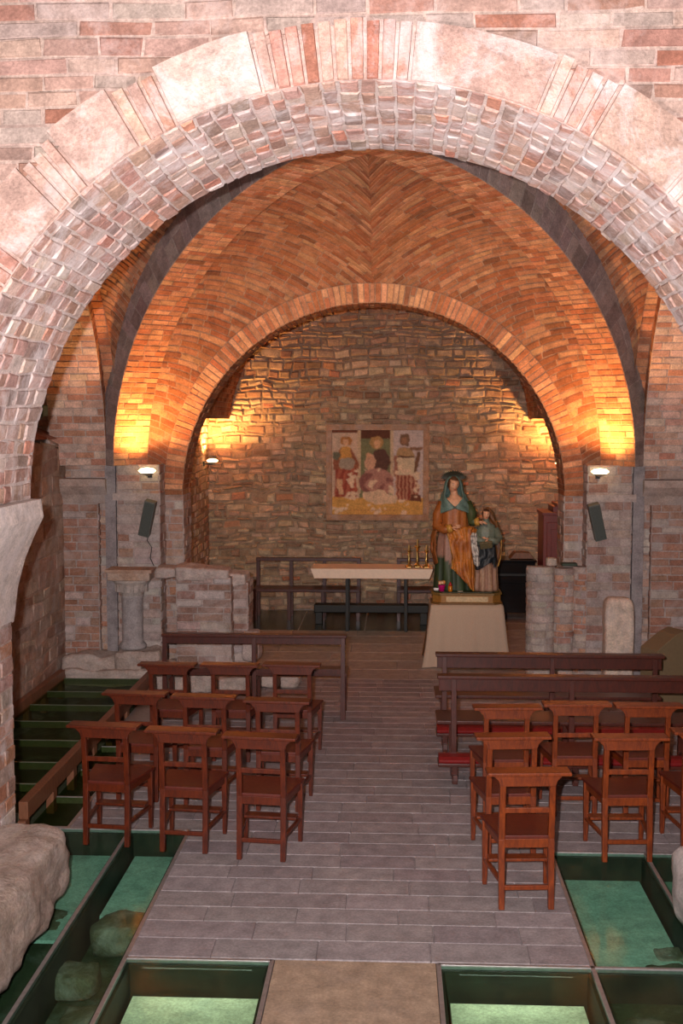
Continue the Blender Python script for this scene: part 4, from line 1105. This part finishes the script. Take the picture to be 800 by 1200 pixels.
sheet([[(-0.34, -0.06, 0.80), (-0.36, 0.0, 0.82), (-0.30, 0.10, 0.86)], [(-0.37, -0.09, 0.66), (-0.42, 0.0, 0.66), (-0.36, 0.12, 0.70)],
       [(-0.37, -0.10, 0.48), (-0.425, 0.0, 0.48), (-0.36, 0.12, 0.5)], [(-0.34, -0.10, 0.34), (-0.38, 0.0, 0.30), (-0.33, 0.12, 0.30)]], 'sleeve_fall', lin(132, 74, 28))
# veil around head and shoulders
m = MB()
vr = []
def veilpt(a, z):
    # open towards the face (-Y); a measured from the front
    if z > 1.2:
        tt = (z-1.2)/0.19; r = sqrt(max(0.0, 1-tt*tt*0.98)); return Vector((WX-0.03+sin(a)*0.115*r, 0.0+0.01-cos(a)*0.12*r, z))
    tt = (1.2-z)/0.40; return Vector((WX-0.03+0.03*tt+sin(a)*(0.115+0.105*min(1, tt*1.7)-0.0*tt), 0.01-cos(a)*(0.12+0.03*tt), z))
vs = []; cs = []; nz_, na = 26, 44
for j in range(nz_+1):
    z = 1.385-(1.385-0.86)*j/nz_
    op = radians(52) if z > 1.16 else (radians(52)*max(0, (z-1.02)/0.14) if z > 1.02 else 0.0)
    if z < 1.0: op = radians(62)*min(1, (1.0-z)/0.08)
    if z > 1.36: op = radians(30)
    for i in range(na+1):
        a_ = op+(2*pi-2*op)*i/na; p = veilpt(a_, z)
        f = 0.006*sin(a_*9+z*30)*(1 if z < 1.2 else 0.4)
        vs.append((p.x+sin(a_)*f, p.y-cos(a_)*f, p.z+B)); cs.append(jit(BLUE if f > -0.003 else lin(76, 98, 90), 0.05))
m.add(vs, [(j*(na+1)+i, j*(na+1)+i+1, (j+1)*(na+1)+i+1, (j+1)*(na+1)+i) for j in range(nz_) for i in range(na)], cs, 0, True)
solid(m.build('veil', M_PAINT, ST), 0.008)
# spiked half crown standing behind the head
m = MB(); hc = Vector((WX-0.03, 0.045, B+1.335)); nR = 21; vs = []
for s_ in (0, 1):
    y_ = 0.016*(s_-0.5)
    for k in range(2*nR+1):
        a_ = radians(8)+radians(164)*k/(2*nR); e_ = 1.0 if k % 2 else 0.80
        vs.append(hc+Vector((cos(a_)*0.17*e_, y_-0.03*sin(a_), sin(a_)*0.125*e_)))
    for k in range(2*nR+1):
        a_ = radians(8)+radians(164)*k/(2*nR); vs.append(hc+Vector((cos(a_)*0.09, y_-0.01, sin(a_)*0.05)))
K = 2*nR+1; fs = []
for k in range(K-1):
    fs += [(k, k+1, K+k+1, K+k), (2*K+k+1, 2*K+k, 3*K+k, 3*K+k+1), (k+1, k, 2*K+k, 2*K+k+1), (K+k, K+k+1, 3*K+k+1, 3*K+k)]
fs += [(0, K, 3*K, 2*K), (K-1, 3*K-1, 4*K-1, 2*K-1)]
m.add(vs, fs, lin(40, 40, 26)); m.build('crown', M_PAINT, ST)
# patterned sash between the two figures
sheet([[(0.03, -0.15, 0.70), (0.07, -0.16, 0.71), (0.11, -0.13, 0.70)], [(0.05, -0.19, 0.58), (0.085, -0.2, 0.58), (0.12, -0.17, 0.57)],
       [(0.07, -0.215, 0.44), (0.105, -0.225, 0.44), (0.14, -0.19, 0.43)], [(0.085, -0.22, 0.34), (0.115, -0.225, 0.31), (0.145, -0.19, 0.32)]], 'sash', lin(190, 180, 172),
      colf=lambda u, v: jit(lin(206, 198, 190) if noise.noise(Vector((u*6, v*14, 2))) > -0.05 else lin(110, 104, 104), 0.1))
# the girl
GX = 0.235
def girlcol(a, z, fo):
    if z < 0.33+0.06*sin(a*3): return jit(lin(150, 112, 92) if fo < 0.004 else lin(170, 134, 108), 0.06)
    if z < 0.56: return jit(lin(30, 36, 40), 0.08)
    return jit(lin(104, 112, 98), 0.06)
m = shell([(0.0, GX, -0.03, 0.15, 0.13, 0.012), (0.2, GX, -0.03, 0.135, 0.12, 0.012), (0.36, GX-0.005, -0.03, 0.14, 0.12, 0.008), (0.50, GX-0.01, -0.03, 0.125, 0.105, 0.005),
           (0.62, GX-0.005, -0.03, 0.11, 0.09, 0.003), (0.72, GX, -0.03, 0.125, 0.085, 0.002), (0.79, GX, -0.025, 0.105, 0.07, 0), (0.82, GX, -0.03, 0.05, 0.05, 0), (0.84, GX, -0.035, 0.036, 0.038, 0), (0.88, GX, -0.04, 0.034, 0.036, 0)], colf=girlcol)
head(m, (GX-0.005, -0.05, B+0.925), 0.066, radians(6), radians(5), radians(4), lin(70, 40, 22))
m.build('girl_figure', M_PAINT, ST)
a = limb([(GX+0.11, -0.03, 0.75), (GX+0.155, -0.06, 0.63), (GX+0.11, -0.14, 0.60), (GX+0.02, -0.165, 0.64)], [0.045, 0.05, 0.042, 0.032], lin(104, 112, 98), 'x')
hand(a, (GX+0.02, -0.165, B+0.64), (-1, -0.1, 0.1), (0, -0.9, 0.3), 0.10, thumb=-1); a.build('girl_arm', M_PAINT, ST)
a = limb([(GX-0.11, -0.03, 0.75), (GX-0.135, -0.07, 0.66), (GX-0.09, -0.14, 0.62), (GX-0.02, -0.165, 0.61)], [0.044, 0.046, 0.04, 0.03], lin(104, 112, 98), 'x')
hand(a, (GX-0.02, -0.165, B+0.61), (0.95, -0.1, -0.1), (0, -0.9, 0.3), 0.10); a.build('girl_arm', M_PAINT, ST)
MBK = MB().box((GX-0.01, -0.185, B+0.565), (0.15, 0.03, 0.09), Matrix.Rotation(radians(-8), 3, 'Y') @ Matrix.Rotation(radians(25), 3, 'X'), col=lin(96, 86, 60)); MBK.build('book', M_PAINT, ST, bevel=0.006)
sheet([[(GX-0.04, 0.03, 1.005), (GX+0.03, 0.03, 1.005), (GX+0.085, 0.02, 0.93)], [(GX+0.02, 0.06, 0.88), (GX+0.10, 0.03, 0.86), (GX+0.115, -0.04, 0.82)],
       [(GX+0.08, 0.06, 0.72), (GX+0.175, 0.0, 0.70), (GX+0.17, -0.07, 0.66)], [(GX+0.10, 0.05, 0.5), (GX+0.195, -0.01, 0.48), (GX+0.18, -0.09, 0.46)],
       [(GX+0.09, 0.05, 0.34), (GX+0.14, -0.02, 0.30), (GX+0.135, -0.10, 0.30)]], 'girl_mantle', lin(110, 66, 30), colf=lambda u, v: jit(GOLD, 0.1) if u > 0.94 else jit(lin(110, 66, 30), 0.08))
sheet([[(GX-0.125, -0.13, 0.56), (GX-0.02, -0.16, 0.54), (GX+0.10, -0.13, 0.54)], [(GX-0.13, -0.16, 0.42), (GX-0.02, -0.175, 0.40), (GX+0.09, -0.16, 0.42)],
       [(GX-0.12, -0.165, 0.26), (GX-0.06, -0.18, 0.28), (GX+0.05, -0.165, 0.36)]], 'girl_apron', lin(28, 34, 40), 0.01)

# little things on the plinth
PT = 0.7475+0.152
t = thing('flower_pot', 'magenta flower pot with small flowers on the plinth corner', 'flower pot', (PX-0.30, PY-0.17, PT+0.001))
MB().lathe([(0.03, 0), (0.045, 0.075), (0.048, 0.08), (0.04, 0.078)], n=14).build('pot', plain('magenta_foil', lin(190, 20, 110), 0.35, bstr=0), t)
fl = MB()
for i in range(9):
    a_ = i*2.4; r = 0.012+0.008*(i % 4); rough(fl, cos(a_)*r*1.6-0.016, cos(a_)*r*1.6+0.016, sin(a_)*r*1.6-0.016, sin(a_)*r*1.6+0.016, 0.083+0.006*(i % 3), 0.118+0.006*(i % 3), 2, 0.004, pick([(lin(210, 130, 60), 2), (lin(214, 170, 130), 1), (lin(180, 60, 60), 1), (lin(90, 100, 50), 1)]), 1.0, i, 20)
fl.build('flowers', M_PAINT, t)
t = thing('votive_candle', 'small yellow and red votive candle right of the flower pot', 'candle', (PX-0.20, PY-0.19, PT+0.001))
MB().lathe([(0.022, 0), (0.026, 0.01), (0.026, 0.065), (0.02, 0.07)], n=14).build('glass', plain('amber_glass', lin(190, 110, 20), 0.2, bstr=0), t)
MB().lathe([(0.02, 0.07), (0.022, 0.085), (0.008, 0.105), (0.006, 0.115)], n=14).build('lid', plain('red_plastic', lin(170, 24, 20), 0.35, bstr=0), t)
m = MB(); rough(m, PX-0.395, PX-0.335, PY-0.115, PY-0.08, PT+0.0012, PT+0.032, 4, 0.006, lin(220, 214, 214), 1.0, 2, 15)
tag(m.build('paper_tissue', M_PAINT), 'crumpled white paper at the left corner of the plinth', 'paper')
tag(MB().box((PX-0.08, PY-0.195, PT+0.006), (0.06, 0.03, 0.009), Matrix.Rotation(0.2, 3, 'Z'), col=lin(176, 160, 140)).build('card', M_PAINT, bevel=0.001), 'small pale card lying flat before the robe', 'card')

# ------------------------------------------------------------------ ruined masonry standing in the bay
def rnd_pier(mb, cx, cy, r, z0, z1, a0, a1, pal=P_PIER):
    f = lambda u, v, h: (cx+(r+h)*cos(a0+u/r), cy+(r+h)*sin(a0+u/r), v)
    masonry(mb, f, z0, z1, (0.06, 0.09), (0.12, 0.26), one(0, (a1-a0)*r), pal, MO_PIER, 0.013, (0.002, 0.012), 0.005, 0.004, seg=4, mseg=12)
    n = 12; mb.add([(cx+r*cos(a0+(a1-a0)*i/n), cy+r*sin(a0+(a1-a0)*i/n), z1) for i in range(n+1)], [tuple(range(n+1))], MO_PIER)
mb = MB()
BP = [(lin(190, 172, 160), 3), (lin(178, 130, 108), 3), (lin(196, 150, 122), 1.5), (lin(170, 150, 140), 2)]
rnd_pier(mb, 1.645, 12.92, 0.155, 0, 1.33, pi, 2*pi, [(lin(186, 172, 160), 3), (lin(176, 158, 144), 2)])
rnd_pier(mb, 1.90, 12.92, 0.12, 0, 1.31, pi, 2*pi, BP)
rnd_pier(mb, 2.12, 12.92, 0.13, 0, 1.33, pi, 2*pi, BP)
pier_box(mb, 1.93, 2.11, 12.92, 13.05, 0, 1.30, BP); pier_box(mb, 1.5, 1.93, 12.92, 13.05, 0, 1.30, BP)
o = mb.build('brick_pier', M_PIER, recalc=True); tag(o, 'broken brick pier of three rounded shafts before the right chancel jamb', 'pier')
m = MB(); rough(m, 1.70, 1.82, 12.86, 12.98, 1.332, 1.42, 5, 0.012, lin(196, 180, 164), 1.0, 3, 6)
tag(m.build('stone', M_PALE), 'rounded pale stone lying on top of the brick pier', 'stone')
tag(MB().bx(1.87, 2.04, 12.85, 12.98, 1.334, 1.365).build('tin_plate', plain('dark_green_tin', lin(40, 56, 34), 0.5), bevel=0.006), 'flat dark green tin lying on the brick pier', 'tin')
m = MB(); rough(m, 2.25, 2.56, 12.24, 12.5, 0.0, 1.06, 12, 0.012, lin(226, 204, 184), 0.9, 5, 2.0)
tag(m.build('stone_slab', M_PALE), 'upright pale rounded stone slab before the right pier', 'stone slab')
# faceted block
M_BEIGE = plain('beige_board', lin(122, 104, 76), 0.7, var=0.06)
m = MB().prism([(-0.33, 0.0), (0.30, 0.0), (0.30, 0.76), (0.02, 0.835), (-0.09, 0.80), (-0.33, 0.66)], -0.13, 0.13, 'y')
o = m.build('stone_block', M_BEIGE, bevel=0.006); o.location = (2.86, 11.75, 0.004); o.rotation_euler = (0, 0, radians(28))
tag(o, 'beige faceted block at the end of the right pews', 'block')

# left: broken pier, engaged column, rough footing
LP = [(lin(182, 160, 148), 3), (lin(160, 126, 110), 3), (lin(190, 176, 168), 2), (lin(150, 120, 108), 1.5)]
t = thing('broken_pier', 'broken masonry pier with ragged stone top and rough footing, left of the chancel', 'pier', (0, 0, 0))
mb = MB()
pier_box(mb, -2.38, -1.78, 12.4, 12.77, 0.0, 1.24, LP, MO_PIER)
pier_box(mb, -1.80, -1.62, 12.6, 13.06, 0.0, 1.16, LP, MO_PIER)
mb.build('masonry', M_PALE, t)
for i, (x0, x1, z0, z1, y0) in enumerate(((-2.40, -2.05, 1.20, 1.36, 12.38), (-2.12, -1.80, 1.21, 1.33, 12.4), (-1.86, -1.62, 1.12, 1.27, 12.55), (-2.62, -2.34, 1.22, 1.33, 12.45), (-1.68, -1.50, 0.28, 0.62, 12.5))):
    rough(MB(), x0, x1, y0, y0+0.34, z0, z1, 8, 0.03, lin(196, 178, 168), 0.8, i, 4).build('loose_stone', M_PALE, t)
for i, (x0, x1, z1, y0) in enumerate(((-2.64, -1.95, 0.30, 12.2), (-1.97, -1.45, 0.2, 12.15), (-1.5, -1.05, 0.14, 12.5))):
    rough(MB(), x0, x1, y0, min(y0+0.45, 12.92), 0.0, z1, 12, 0.05, lin(186, 168, 156), 0.7, i+20, 4).build('footing_stone', M_PALE, t)
mb = MB()
for i, (x0, x1, z1, y0) in enumerate(((-3.70, -3.1, 0.34, 12.55), (-3.14, -2.6, 0.40, 12.52), (-3.68, -2.6, 0.2, 12.46))):
    rough(mb, x0, x1, y0, min(y0+0.45, 12.92), 0.0, z1, 12, 0.05, lin(186, 168, 156), 0.7, i+20, 4)
struct(mb.build('trim_15', M_PALE))
t = thing('stone_column', 'grey stone column with carved capital by the left pier', 'column', (-2.93, 12.68, 0.405)); t.scale = (1, 1, 0.91)
MB().lathe([(0.15, 0), (0.16, 0.03), (0.14, 0.06), (0.12, 0.08), (0.118, 0.62), (0.13, 0.64), (0.13, 0.66)], n=22, col=lin(176, 168, 166)).build('shaft', M_PALE, t)
m = MB()
m.lathe([(0.125, 0.655), (0.14, 0.70), (0.185, 0.80), (0.21, 0.83), (0.21, 0.86)], n=22, col=lin(190, 178, 168))
m.box((0, 0, 0.91), (0.47, 0.36, 0.10), col=lin(190, 160, 138)); m.box((0, 0, 0.975), (0.52, 0.40, 0.04), col=lin(186, 150, 126))
for i in range(7):
    a_ = pi+pi*(i+0.5)/7; m.box((0.175*cos(a_), 0.175*sin(a_), 0.77), (0.05, 0.03, 0.12), Matrix.Rotation(a_+pi/2, 3, 'Z'), col=lin(180, 166, 156))
m.build('capital', M_PALE, t, bevel=0.006)
# green floodlight in the window recess, and an iron ring on the pier
t = thing('floodlight', 'small dark green floodlight on the sill of the high left window', 'lamp', (XC-3.62, 12.45, 2.99))
MB().box((0, 0, 0.07), (0.14, 0.18, 0.12), col=lin(40, 60, 44)).build('housing', M_PAINT, t, bevel=0.01)
MB().box((0, 0, 0.005), (0.06, 0.06, 0.03), col=lin(30, 40, 32)).build('foot', M_PAINT, t)
